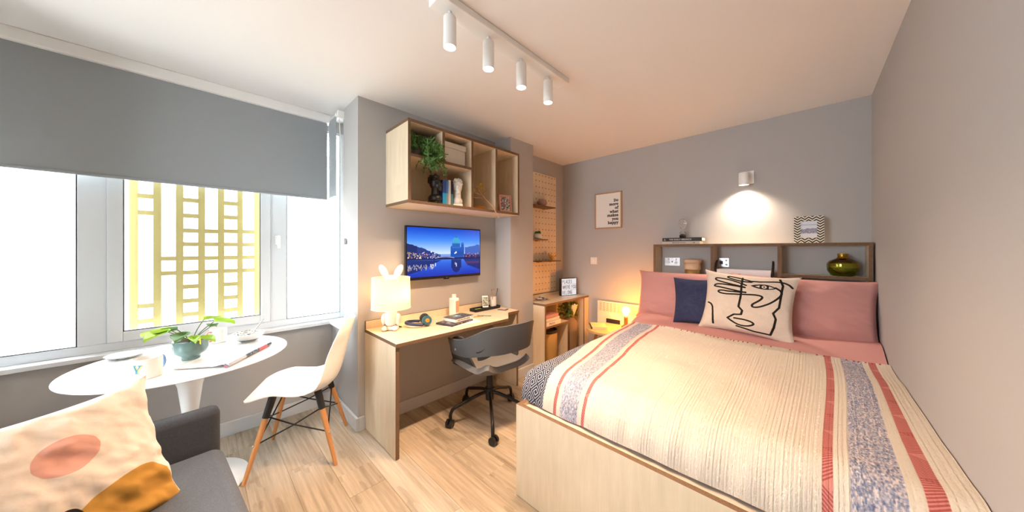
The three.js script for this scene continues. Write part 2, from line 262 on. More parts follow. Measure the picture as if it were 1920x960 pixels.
{ // throw
  const W = 2048, Hh = 1536, U0 = -1.36, U1 = 0.335;            // texture u runs from x = U0 to U1 at the head edge
  const X = (x) => (x - U0) / (U1 - U0) * W;
  const tex = canvasTex(W, Hh, (c) => {
    c.fillStyle = '#ccc3b6'; c.fillRect(0, 0, W, Hh);
    for (let i = 0; i < 26000; i++) { const s = Math.floor(rr(-14, 12)); c.fillStyle = `rgba(${200 + s},${188 + s},${170 + s},0.5)`; c.fillRect(rnd() * W, rnd() * Hh, 2, rr(4, 16)); }
    for (let x = X(-0.86); x < X(0.07); x += 50) for (let y = 0; y < Hh; y += 9) { if (rnd() < 0.6) { c.fillStyle = rnd() < 0.5 ? 'rgba(196,176,146,0.55)' : 'rgba(228,221,208,0.8)'; c.fillRect(x + rr(-6, 6), y, rr(3, 8), rr(4, 9)); } }
    const red = (x, w) => { c.fillStyle = '#bd7a72'; c.fillRect(X(x) - w / 2, 0, w, Hh); c.strokeStyle = '#9c4a48'; c.lineWidth = 5; c.save(); c.beginPath(); c.rect(X(x) - w / 2, 0, w, Hh); c.clip(); const seg = 12; for (let y = -40; y < Hh + 40; y += seg) { const d = Math.floor((y + 40) / 160) % 2 ? 1 : -1; c.beginPath(); c.moveTo(X(x) - w / 2, y); c.lineTo(X(x) + w / 2, y + d * w * 0.7); c.stroke(); } c.restore(); };
    const heather = (a, b) => { c.fillStyle = '#a9a9b6'; c.fillRect(X(a), 0, X(b) - X(a), Hh); const cs = ['#5f6c8b', '#7f89a3', '#d9c4bf', '#c8b6b4', '#8f95aa', '#4d5a7a', '#d8d2cf']; for (let i = 0; i < 30000; i++) { c.fillStyle = cs[Math.floor(rnd() * 7)]; c.globalAlpha = 0.5; c.fillRect(X(a) + rnd() * (X(b) - X(a) - 4), rnd() * Hh, 4, rr(4, 12)); } c.globalAlpha = 1; };
    heather(-1.06, -0.94); heather(0.14, 0.225);
    red(-1.10, 26); red(-0.90, 26); red(0.085, 34); red(0.262, 34);
    // navy diamonds on the border
    const x1 = X(-1.19), d = 84; c.save(); c.beginPath(); c.rect(0, 0, x1, Hh); c.clip(); c.fillStyle = '#e9e6e4'; c.fillRect(0, 0, x1, Hh); c.strokeStyle = '#2c3348';
    for (let gx = -1; gx * d < x1 + d; gx++) for (let gy = -1; gy * d < Hh + d; gy++) for (const o of [0, 0.5]) {
      const cx = (gx + o) * d, cy = (gy + o) * d; c.lineWidth = 10;
      for (const k of [0.5, 0.29, 0.08]) { c.beginPath(); c.moveTo(cx, cy - d * k); c.lineTo(cx + d * k, cy); c.lineTo(cx, cy + d * k); c.lineTo(cx - d * k, cy); c.closePath(); c.stroke(); }
    }
    c.restore();
    c.fillStyle = '#a5403d'; for (let x = X(-0.88); x < W; x += 30) if (rnd() < 0.75) { c.fillRect(x + rr(-5, 5), 0, 9, rr(12, 24)); }
  });
  const bump = dataTex(512, 512, (u, v, i, j) => { const cl = Math.abs(((i / 512 * 34) % 1) - 0.5) * 2, a = 70 + 60 * Math.abs(Math.sin(i * 0.39)) + hash(i, Math.floor(j / 3)) * 60 + (cl > 0.86 ? 40 * noise(i * 0.2, j * 0.25) + 25 : 0); return [a, a, a]; }, false, 1, 1);
  bump.repeat.set(2, 2);
  const fab = M(0xffffff, 0.95, { map: tex, bumpMap: bump, bumpScale: 0.004 });
  const L = 1.46;
  const g = sheet(130, 110, (u, v) => {
    const head = 1 - v, xt = lerp(U0, U1, u), shift = lerp(0.19, -0.06, clamp((xt + 1.23) / 1.4)) * smooth(0.15, 1, head), xx = xt + 0.02 + shift * (1 - smooth(0.12, 0.33, xt));
    const a = xx + 1.085 + 0.125, b = lerp(-0.065, L, v) + 0.02 * (fbm(u * 5, 3) - 0.5);
    const p = bedPoint(a, b, 0.014, 0.12, 0.17, -1.085, -1.435);
    const wr = 0.014 * (fbm(p[0] * 5, p[2] * 4 + 8, 3) - 0.5) + 0.0022 * Math.sin(p[0] * 52 + 5 * fbm(p[0] * 3, p[2] * 2)) * smooth(-1.45, -1.25, p[2]);
    return [Math.min(p[0], XR - 0.004), p[1] + wr, p[2] + (p[1] < 0.6 ? wr * 1.4 : 0)];
  }, 0.008);
  solo('throw', 'cream woven throw with red and blue stripes across the bed', 'throw', g, fab);
}
{ // pillows against the headboard
  const pl = (x, y, z, w, h, rx, ry, rz, label, s) => solo('pillow', label, 'pillow', place(pillowGeo(w, h, 0.2, { bow: 0.03, wr: 0.008, s, p: 0.36, ear: 0.05 }), x, y, z, rx, ry, rz), pink, 'pink bed pillows');
  pl(-0.82, 0.89, -3.105, 0.80, 0.45, -0.25, 0.0, 0.01, 'dusty pink pillow behind the navy cushion, nearest the glowing bulb', 1.1);
  pl(-0.06, 0.89, -3.10, 0.79, 0.45, -0.25, -0.0, -0.015, 'dusty pink pillow beside the right wall, below the green vase', 1.7);
  const navyT = dataTex(128, 128, (u, v, i, j) => { const a = (hash(i, j) - 0.5) * 16 + (fbm(u * 6, v * 6, 3) - 0.5) * 18; return [46 + a, 52 + a, 82 + a]; }, true, 1, 1);
  solo('navy_cushion', 'plain navy blue velvet cushion leaning on the pink pillow', 'cushion', place(pillowGeo(0.39, 0.40, 0.12, { bow: 0.09, wr: 0.005, s: 1.3 }), -0.655, 0.89, -2.935, -0.28, 0.12, 0.03), M(0xffffff, 0.95, { map: navyT }));
  const faceT = canvasTex(1024, 1024, (c, w, h) => {
    c.fillStyle = '#d8c8b9'; c.fillRect(0, 0, w, h);
    for (let i = 0; i < 30000; i++) { const s = rr(-12, 12); c.fillStyle = `rgba(${214 + s},${199 + s},${184 + s},0.5)`; c.fillRect(rnd() * w, rnd() * h, rnd() < 0.5 ? 7 : 2, rnd() < 0.5 ? 2 : 7); }
    c.strokeStyle = '#15130f'; c.fillStyle = '#15130f'; c.lineWidth = 25; c.lineCap = c.lineJoin = 'round';
    const Q = (...p) => { const v = p.map(([x, y]) => [x * 1024, y * 1024]); c.beginPath(); c.moveTo(...v[0]); for (let i = 1; i < v.length - 1; i++) c.quadraticCurveTo(v[i][0], v[i][1], (v[i][0] + v[i + 1][0]) / 2, (v[i][1] + v[i + 1][1]) / 2); c.lineTo(...v[v.length - 1]); c.stroke(); };
    const L = (...p) => { c.beginPath(); p.forEach(([x, y]) => c.lineTo(x * 1024, y * 1024)); c.stroke(); };
    L([0.45, 0.08], [0.455, 0.45], [0.445, 0.58], [0.488, 0.635], [0.48, 0.70], [0.402, 0.715], [0.335, 0.79]);
    Q([0.335, 0.79], [0.42, 0.87], [0.53, 0.89], [0.62, 0.84], [0.61, 0.80], [0.53, 0.775], [0.41, 0.775]);
    Q([0.56, 0.135], [0.47, 0.10], [0.30, 0.055], [0.27, 0.09], [0.36, 0.12], [0.46, 0.15], [0.55, 0.145]);
    Q([0.50, 0.215], [0.36, 0.14], [0.15, 0.11], [0.12, 0.15], [0.20, 0.185], [0.36, 0.22], [0.48, 0.25]);
    Q([0.49, 0.255], [0.36, 0.235], [0.16, 0.225], [0.11, 0.275], [0.20, 0.285], [0.36, 0.315], [0.50, 0.335]);
    Q([0.50, 0.33], [0.36, 0.35], [0.20, 0.335], [0.18, 0.375], [0.26, 0.40], [0.45, 0.375], [0.585, 0.355], [0.69, 0.365], [0.665, 0.43], [0.575, 0.52], [0.60, 0.57], [0.73, 0.50], [0.85, 0.36], [0.88, 0.26], [0.80, 0.20]);
    Q([0.54, 0.13], [0.68, 0.115], [0.84, 0.09], [0.92, 0.12], [0.965, 0.17]);
    c.beginPath(); c.moveTo(560, 215); c.quadraticCurveTo(690, 120, 838, 215); c.quadraticCurveTo(690, 300, 560, 215); c.fill();
    c.fillStyle = '#d8c8b9'; c.beginPath(); c.arc(703, 214, 27, 0, 7); c.fill(); c.beginPath(); c.moveTo(606, 214); c.lineTo(655, 192); c.lineTo(655, 234); c.fill(); c.beginPath(); c.moveTo(752, 192); c.lineTo(804, 214); c.lineTo(752, 236); c.fill(); c.fillStyle = '#15130f'; c.beginPath(); c.arc(703, 214, 11, 0, 7); c.fill();
    L([0.83, 0.05], [0.87, 0.155], [0.865, 0.39], [0.86, 0.51], [0.805, 0.605], [0.835, 0.685], [0.82, 0.82], [0.785, 0.945], [0.62, 0.945], [0.44, 0.905]);
    Q([0.06, 0.57], [0.12, 0.58], [0.15, 0.72], [0.17, 0.92]);
  });
  const faceM = M(0xffffff, 0.92, { map: faceT });
  solo('face_cushion', 'cream linen cushion with a black line drawing of a face', 'cushion', place(pillowGeo(0.56, 0.46, 0.15, { bow: 0.07, wr: 0.006, s: 1.6, ear: 0.05 }), -0.335, 0.915, -2.88, -0.28, -0.02, -0.05), faceM);
}
{ // headboard shelf
  const t = thing('headboard_shelf', 'open birch ply headboard shelf standing behind the pillows', 'headboard'), Z0 = ZB + 0.002, Z1 = -3.235, x0 = -1.13, x1 = 0.325, T = 0.022;
  ply(t, 'top_board', x0, x1, 1.355, 1.377, Z0, Z1); ply(t, 'end_board', x0, x0 + T, 0.02, 1.355, Z0, Z1); ply(t, 'end_board', x1 - T, x1, 0.02, 1.355, Z0, Z1);
  ply(t, 'divider', -0.632, -0.61, 0.02, 1.355, Z0, Z1); ply(t, 'divider', -0.174, -0.152, 0.02, 1.355, Z0, Z1); ply(t, 'shelf_board', -0.152, x1 - T, 1.108, 1.13, Z0, Z1); ply(t, 'shelf_board', x0 + T, -0.632, 1.03, 1.052, Z0, Z1); ply(t, 'shelf_board', -0.61, -0.174, 1.03, 1.052, Z0, Z1);
}
const onTop = 1.3775;
{
  const bk = (name, label, x, y, w, h, d, cov, spine) => { const t = thing(name, label, 'book', [x, y, -3.31]); part(t, 'cover', join([bx(w, 0.003, d, 0, 0.0015, 0, 0.001), bx(w, 0.003, d, 0, h - 0.0015, 0, 0.001)]), cov); part(t, 'pages', bx(w - 0.004, h - 0.006, d - 0.006, 0, h / 2, -0.004, 0), M(0xe9e4da, 0.9)); const s = part(t, 'spine', new THREE.BoxGeometry(w, h, 0.004).translate(0, h / 2, d / 2 - 0.002), [cov, cov, cov, cov, spine, cov]); return t; };
  const s1 = canvasTex(1024, 80, (c) => { c.fillStyle = '#c9bcae'; c.fillRect(0, 0, 1024, 80); c.fillStyle = '#3d3833'; for (let x = 300; x < 640; x += 26) c.fillRect(x, 28, rr(9, 18), 28); c.fillRect(860, 30, 40, 20); });
  const s2 = textTex(1024, 110, '#26221f', [['THE DAILY BRUNCH', 190, 78, 'bold 62px sans-serif', '#d8d2c8'], ['A', 40, 84, 'bold 70px serif', '#d8d2c8']]);
  bk('book', 'thin beige book under the black book on the headboard', -0.885, onTop, 0.33, 0.028, 0.13, M(0xb9aa9a, 0.7), M(0xffffff, 0.7, { map: s1 }));
  bk('book', 'black book with pale spine lettering on the headboard', -0.875, onTop + 0.0285, 0.345, 0.034, 0.13, M(0x24211f, 0.6), M(0xffffff, 0.6, { map: s2 }));
  const gm = MP(0xffffff, 0.03, { transmission: 1, thickness: 0.01, ior: 1.46 }), t = thing('hourglass', 'small clear glass hourglass with dark sand on the black book', 'hourglass', [-0.88, onTop + 0.063, -3.31]);
  part(t, 'glass_body', lathe([[0, 0], [0.028, 0.002], [0.03, 0.02], [0.024, 0.055], [0.004, 0.078], [0.022, 0.10], [0.035, 0.135], [0.03, 0.17], [0.012, 0.185], [0, 0.186]]), gm); part(t, 'sand', lathe([[0, 0.004], [0.025, 0.005], [0.026, 0.018], [0.012, 0.032], [0, 0.036]]), M(0x3a3433, 0.9));
}
{ // chevron frame
  const t = thing('photo_frame', 'black and white chevron photo frame on the headboard', 'photo frame', [0.006, onTop + 0.001, -3.30], -0.02); t.rotation.x = -0.06; const w = 0.168, h = 0.206, b = 0.038;
  const ch = canvasTex(512, 640, (c) => { c.fillStyle = '#e9e1cf'; c.fillRect(0, 0, 512, 640); c.strokeStyle = '#2b2219'; c.lineWidth = 26; for (let y = -100; y < 760; y += 62) { c.beginPath(); for (let i = 0; i <= 8; i++) c.lineTo(i * 64, y + (i % 2 ? 52 : 0)); c.stroke(); } });
  const cm = M(0xffffff, 0.5, { map: ch }), fr = plate([[-w / 2, 0], [w / 2, 0], [w / 2, h], [-w / 2, h]], 0.014, 0);
  const sh = new THREE.Shape([new THREE.Vector2(-w / 2, 0), new THREE.Vector2(w / 2, 0), new THREE.Vector2(w / 2, h), new THREE.Vector2(-w / 2, h)]); sh.holes.push(new THREE.Path([new THREE.Vector2(-w / 2 + b, b), new THREE.Vector2(-w / 2 + b, h - b), new THREE.Vector2(w / 2 - b, h - b), new THREE.Vector2(w / 2 - b, b)]));
  const fg = new THREE.ExtrudeGeometry(sh, { depth: 0.016, bevelEnabled: false }), q = fg.attributes.uv, p = fg.attributes.position; for (let i = 0; i < q.count; i++) q.setXY(i, (p.getX(i) + w / 2) / w, p.getY(i) / h);
  part(t, 'frame', fg, cm); const ph = canvasTex(256, 320, (c) => { c.fillStyle = '#dadce6'; c.fillRect(0, 0, 256, 320); c.fillStyle = '#b9bccb'; c.fillRect(0, 60, 256, 20); c.fillStyle = '#8d8c9e'; c.beginPath(); c.moveTo(0, 150); for (let x = 0; x <= 256; x += 16) c.lineTo(x, 140 + 26 * noise(x * 0.04, 3) - x * 0.06); c.lineTo(256, 230); c.lineTo(0, 230); c.fill(); for (let i = 0; i < 260; i++) { c.fillStyle = rnd() < 0.5 ? '#6d6a80' : '#c9c4cf'; c.fillRect(rnd() * 256, 165 + rnd() * 66, rr(3, 10), rr(3, 12)); } c.fillStyle = '#e6e2e0'; c.fillRect(0, 250, 256, 70); });
  part(t, 'photo', new THREE.PlaneGeometry(w - 2 * b, h - 2 * b).translate(0, h / 2, 0.008), M(0xffffff, 0.4, { map: ph })); part(t, 'back_board', bx(w - 0.006, h - 0.006, 0.005, 0, h / 2, 0.0025, 0.001), M(0x2a2622, 0.8));
}
{ // vase, candle, tray, sockets
  const gold = MP(0x8a8a1e, 0.12, { metalness: 0.9, clearcoat: 0.6 }), gold2 = MP(0xa8862c, 0.14, { metalness: 0.9 }), brown = MP(0x5a4a1c, 0.14, { metalness: 0.85, clearcoat: 0.5 });
  const t = thing('vase', 'squat green and gold metallic vase in the headboard shelf', 'vase', [0.185, 1.1305, -3.31]);
  part(t, 'lower_body', lathe([[0, 0], [0.05, 0], [0.062, 0.006], [0.081, 0.04], [0.082, 0.062]]), MP(0x5f7321, 0.1, { metalness: 0.9 })); part(t, 'band', lathe([[0.082, 0.062], [0.084, 0.066], [0.084, 0.09], [0.081, 0.096]]), gold); part(t, 'shoulder', lathe([[0.081, 0.096], [0.07, 0.112], [0.035, 0.13]]), brown); part(t, 'neck', lathe([[0.035, 0.13], [0.027, 0.138], [0.026, 0.155], [0.03, 0.164], [0.026, 0.165], [0.022, 0.15], [0.02, 0.12], [0, 0.1]]), gold2);
  const c = thing('candle', 'tan lidded candle jar beside the double socket', 'candle', [-0.795, 1.0525, -3.31]);
  part(c, 'jar', lathe([[0, 0], [0.058, 0], [0.064, 0.004], [0.066, 0.082], [0, 0.082]]), M(0xb0905a, 0.3, { metalness: 0.5 }), 'brassy jar base'); part(c, 'sleeve', lathe([[0.066, 0.082], [0.068, 0.083], [0.071, 0.145], [0, 0.145]]), M(0xd9b796, 0.7)); part(c, 'lid', lathe([[0.072, 0.145], [0.074, 0.147], [0.075, 0.172], [0.072, 0.178], [0, 0.178]]), M(0xd2b08e, 0.7));
  const s = thing('socket', 'silver double power socket on the wall beside the candle', 'socket', [-1.0, 1.20, ZB]);
  part(s, 'plate', bx(0.146, 0.086, 0.008, 0, 0, 0.005, 0.003), M(0xd8d8da, 0.35, { metalness: 0.4 })); for (const x of [-0.035, 0.035]) { part(s, 'outlet', cyl(0.012, 0.012, 0.005, 0, 0, 0, 16).rotateX(Math.PI / 2).translate(x, -0.008, 0.011), white); part(s, 'switch', bx(0.012, 0.02, 0.006, x, 0.024, 0.011, 0.002), white); } part(s, 'centre_screw', sph(0.008, 0, 0, 0.01, 12), chrome);
  const s2 = thing('socket', 'chrome wall socket with two switches behind the white tray', 'socket', [-0.56, 1.205, ZB]); part(s2, 'plate', bx(0.085, 0.085, 0.008, 0, 0, 0.005, 0.003), M(0xc9c9cb, 0.3, { metalness: 0.6 })); for (const y of [-0.02, 0.02]) part(s2, 'switch', sph(0.009, 0.02, y, 0.01, 12), white); part(s2, 'outlet', bx(0.025, 0.03, 0.006, -0.018, 0, 0.011, 0.003), M(0x55575a, 0.5));
  const tr = thing('serving_tray', 'white tray with black handles behind the face cushion', 'tray', [-0.40, 1.0525, -3.29]); part(tr, 'tray_body', join([bx(0.37, 0.008, 0.10, 0, 0.004, 0, 0.002), bx(0.37, 0.10, 0.008, 0, 0.05, 0.048, 0.002), bx(0.37, 0.10, 0.008, 0, 0.05, -0.048, 0.002)]), white);
  for (const x of [-1, 1]) part(tr, 'handle', tube([[x * 0.187, 0.03, 0.03], [x * 0.196, 0.09, 0.03], [x * 0.198, 0.16, 0.0], [x * 0.196, 0.17, -0.02]], 0.008, 20), blackPlastic);
}

// ---------------------------------------------------------------- desk wall
{
  const t = thing('desk', 'pale birch ply desk with brown edges standing along the wall', 'desk'), Y = 0.736, T = 0.022, XB = XL + 0.002;
  const poly = [[XB, -0.855], [-1.838, -0.855], [-1.838, -1.845], [-2.01, -2.016], [-2.01, -2.166], [XB, -2.166]];
  const g = new THREE.ExtrudeGeometry(new THREE.Shape(poly.map(([x, z]) => new THREE.Vector2(x, -z))), { depth: T, bevelEnabled: false }).rotateX(-Math.PI / 2).translate(0, Y - T, 0);
  const grp = g.groups.map((q) => ({ ...q })), o = uvm(g); o.clearGroups(); grp.forEach((q) => o.addGroup(q.start, q.count, q.materialIndex)); part(t, 'table_top', o, [birch, plyEdge]);
  ply(t, 'side_panel', XB, -1.852, 0.003, Y - T, -0.882, -0.857); ply(t, 'side_panel', XB, -2.02, 0.003, Y - T, -2.164, -2.139);
  ply(t, 'upstand', XB, XB + 0.02, Y, Y + 0.06, -2.166, -0.857);
}
{
  const t = thing('wall_shelf', 'birch ply wall shelf with five open cubbies above the television', 'shelf'), T = 0.022, x0 = XL + 0.001, x1 = -2.0, y0 = 1.655, y1 = 2.25, za = -1.015, zb = -2.158;
  ply(t, 'bottom_board', x0, x1, y0, y0 + T, zb, za); ply(t, 'top_board', x0, x1, y1 - T, y1, zb, za); ply(t, 'end_board', x0, x1, y0 + T, y1 - T, za - T, za); ply(t, 'end_board', x0, x1, y0 + T, y1 - T, zb, zb + T);
  ply(t, 'divider', x0 + 0.006, x1 - 0.002, y0 + T, y1 - T, -1.596, -1.574); ply(t, 'divider', x0 + 0.006, x1 - 0.002, y0 + T, y1 - T, -1.869, -1.847); ply(t, 'divider', x0 + 0.006, x1 - 0.002, 2.008, y1 - T, -1.317, -1.295);
  ply(t, 'shelf_board', x0 + 0.006, x1 - 0.002, 1.986, 2.008, -1.574, za - T); part(t, 'back_board', span(x0, x0 + 0.006, y0 + T, y1 - T, zb + T, za - T), birch);
}
function fronds(parent, n, f, len, droop, mat, thick = 0.0016) {   // leafy strands joined into one foliage part
  const gs = [];
  for (let i = 0; i < n; i++) {
    const a = rnd() * Math.PI * 2, [ox, oy, oz] = f(), l = rr(len * 0.5, len), dx = Math.cos(a), dz = Math.sin(a), pts = [];
    for (let k = 0; k <= 4; k++) { const s = k / 4; pts.push(V(ox + dx * l * s * 0.55, oy + l * (0.55 * s - droop * s * s), oz + dz * l * s * 0.55)); }
    const c = new THREE.CatmullRomCurve3(pts); gs.push(new THREE.TubeGeometry(c, 5, thick, 4));
    for (let k = 1; k < 12; k++) { const p = c.getPoint(k / 12), q = new THREE.PlaneGeometry(0.008, 0.032); q.translate(0, 0.012, 0).rotateX(rr(-1, 1)).rotateZ(rr(-1.6, 1.6)).rotateY(rnd() * 6).translate(p.x, p.y, p.z); gs.push(q); }
  }
  const m = part(parent, 'foliage', join(gs), mat); m.userData.kind = 'stuff'; return m;
}
const leafG = MP(0x4f7a3a, 0.6, { side: THREE.DoubleSide }), leafY = MP(0x9fc93c, 0.45, { side: THREE.DoubleSide });
{ // in the shelf
  const p = thing('trailing_plant', 'trailing green plant spilling out of the top cubby', 'plant', [-2.16, 2.0085, -1.16]);
  part(p, 'pot', lathe([[0, 0], [0.05, 0], [0.062, 0.01], [0.07, 0.09], [0.064, 0.09], [0.06, 0.075], [0, 0.075]]), M(0x8d8778, 0.8));
  fronds(p, 90, () => [rr(-0.03, 0.10), rr(0.05, 0.15), rr(-0.09, 0.07)], 0.13, 0.55, leafG); const f2 = fronds(p, 60, () => [rr(0.13, 0.18), rr(-0.05, 0.10), rr(-0.10, 0.01)], 0.17, 1.15, leafG); f2.name = 'trailing_foliage';
  const b = thing('woven_box', 'white woven storage box with a lid beside the trailing plant', 'box', [-2.17, 2.0085, -1.445]), wv = M(0xe0d8cb, 0.9, { bumpMap: dataTex(128, 128, (u, v, i, j) => { const a = 80 + 150 * Math.abs(Math.sin(i * Math.PI / 8)) * Math.abs(Math.sin(j * Math.PI / 8 + (Math.floor(i / 8) % 2) * 1.57)); return [a, a, a]; }, false, 0.12, 0.12), bumpScale: 0.004 });
  part(b, 'box_body', bx(0.22, 0.135, 0.222, 0, 0.0675, 0, 0.008), wv); part(b, 'lid', bx(0.236, 0.045, 0.238, 0, 0.157, 0, 0.01), wv);
}
function bust(name, label, x, y, z, turn, mat, base) {
  const t = thing(name, label, 'bookend', [x, y, z], turn);
  const prof = (s) => sph(1, 0, 0, 0, 20).scale(...s);
  const head = join([sph(0.045, 0, 0.165, 0, 22).scale(1, 1.25, 0.85).translate(0, -0.04, 0), sph(0.03, 0, 0, 0, 16).scale(1, 1.15, 0.8).translate(0.028, 0.145, 0), bar(V(0, 0.05, 0), V(0.004, 0.15, 0), 0.03, 0.026, 18), sph(0.055, 0, 0, 0, 20).scale(1.0, 0.7, 0.75).translate(0.0, 0.045, 0), bx(0.03, 0.016, 0.012, 0.052, 0.15, 0, 0.004).rotateZ(0), bx(0.012, 0.012, 0.02, 0.05, 0.128, 0, 0.004), sph(0.016, 0.044, 0.115, 0, 12)]);
  part(t, 'head', head, mat); const hair = []; for (let i = 0; i < 26; i++) { const a = rr(-0.5, 3.4), b = rr(-1.1, 1.1); hair.push(sph(rr(0.011, 0.017), -0.006 - 0.042 * Math.cos(a) * Math.cos(b) * 0.9, 0.178 + 0.05 * Math.sin(a) * Math.cos(b), 0.036 * Math.sin(b), 8)); } part(t, 'curled_hair', join(hair), mat);
  part(t, 'plinth', join([bx(0.085, 0.022, 0.075, 0, 0.011, 0, 0.003)]), mat); return t;
}
const SB = 1.6775;
bust('bust_bookend', 'black classical bust bookend before the blue books', -2.075, SB, -1.275, 0.4, M(0x141416, 0.35));
bust('bust_bookend', 'white classical bust bookend after the blue books', -2.075, SB, -1.487, -0.5, M(0xe6e1d8, 0.6));
{
  const bk = (z, w, h, cov, low, label) => { const t = thing('book', label, 'book', [-2.13, SB, z]), d = 0.14; part(t, 'cover', join([bx(d, h, 0.002, 0, h / 2, w / 2 - 0.001, 0), bx(d, h, 0.002, 0, h / 2, -w / 2 + 0.001, 0), bx(0.003, h, w, d / 2 - 0.0015, h / 2, 0, 0.001)]), M(cov, 0.55)); part(t, 'pages', bx(d - 0.008, h - 0.008, w - 0.005, -0.002, h / 2, 0, 0), M(0xe8e2d6, 0.9)); if (low) part(t, 'spine_band', bx(0.003, h * 0.48, w + 0.0005, d / 2 + 0.0005, h * 0.24, 0, 0), M(low, 0.55)); };
  bk(-1.352, 0.034, 0.200, 0x24478c, 0x1fa3d8, 'thick book with navy and bright cyan spine beside the black bust'); bk(-1.3795, 0.018, 0.198, 0x3f86d6, 0x8f9aa6, 'slim mid blue book in the wall shelf row'); bk(-1.401, 0.022, 0.206, 0xdcd6cc, null, 'tallest cream book in the wall shelf row'); bk(-1.4235, 0.020, 0.200, 0x1f2d52, 0x4f8794, 'slim navy and teal book beside the white bust');
}
{ // dried twigs and dish
  const t = thing('dried_flowers', 'dried yellow flower stems lying in an amber dish', 'dried flowers', [-2.09, SB, -1.725]);
  part(t, 'dish', lathe([[0, 0], [0.035, 0], [0.05, 0.008], [0.062, 0.022], [0.058, 0.024], [0.045, 0.012], [0, 0.008]]), MP(0xb87a22, 0.2, { metalness: 0.3 }));
  part(t, 'stem', join([tube([[0.115, -0.07, -0.135], [0.09, 0.01, -0.10], [0.03, 0.12, -0.02], [0.0, 0.19, 0.02]], 0.005, 24), tube([[0.03, 0.12, -0.02], [0.01, 0.15, -0.06], [0, 0.155, -0.09]], 0.003, 16), tube([[0.03, 0.12, -0.02], [0, 0.15, 0.05], [-0.02, 0.17, 0.07]], 0.003, 16), tube([[0.03, 0.10, -0.02], [0.01, 0.1, 0.06], [0, 0.10, 0.08]], 0.003, 16)]), M(0xb98f74, 0.7));
  const bl = []; for (let i = 0; i < 34; i++) { const k = i % 2; bl.push(sph(1, 0, 0, 0, 7).scale(0.004, 0.014, 0.004).rotateX(rr(-1, 1)).rotateZ(rr(-1, 1)).translate((k ? 0.0 : -0.02) + rr(-0.02, 0.02), (k ? 0.21 : 0.2) + rr(-0.05, 0.03), (k ? -0.03 : 0.06) + rr(-0.025, 0.025))); }
  part(t, 'blossom', join(bl), M(0xd0a32a, 0.7)).userData.kind = 'stuff';
  const f = thing('photo_frame', 'pink photo frame in the end cubby of the wall shelf', 'photo frame', [-2.055, SB + 0.001, -2.03], Math.PI / 2 - 0.25); f.rotation.order = 'YXZ'; f.rotation.x = -0.14; const w = 0.135, h = 0.17, b = 0.018;
  part(f, 'frame', join([bx(w, b, 0.014, 0, b / 2, 0, 0.003), bx(w, b, 0.014, 0, h - b / 2, 0, 0.003), bx(b, h - 2 * b, 0.014, -w / 2 + b / 2, h / 2, 0, 0.003), bx(b, h - 2 * b, 0.014, w / 2 - b / 2, h / 2, 0, 0.003)]), M(0xc98f7c, 0.4));
  const ph = canvasTex(256, 320, (c) => { c.fillStyle = '#b9b4ad'; c.fillRect(0, 0, 256, 320); for (let i = 0; i < 90; i++) { c.fillStyle = ['#5b5a58', '#c44a3c', '#44618c', '#d8d4cc', '#8a6f5c', '#303236'][Math.floor(rnd() * 6)]; c.beginPath(); c.ellipse(rnd() * 256, rnd() * 320, rr(8, 28), rr(8, 24), rnd() * 3, 0, 7); c.fill(); } });
  part(f, 'photo', bx(w - 2 * b + 0.004, h - 2 * b + 0.004, 0.004, 0, h / 2, 0, 0), M(0xffffff, 0.35, { map: ph })); const q = f.children[1].geometry, uv = q.attributes.uv, P = q.attributes.position; for (let i = 0; i < uv.count; i++) uv.setXY(i, P.getX(i) / (w - 2 * b) + 0.5, (P.getY(i) - b) / (h - 2 * b));
}
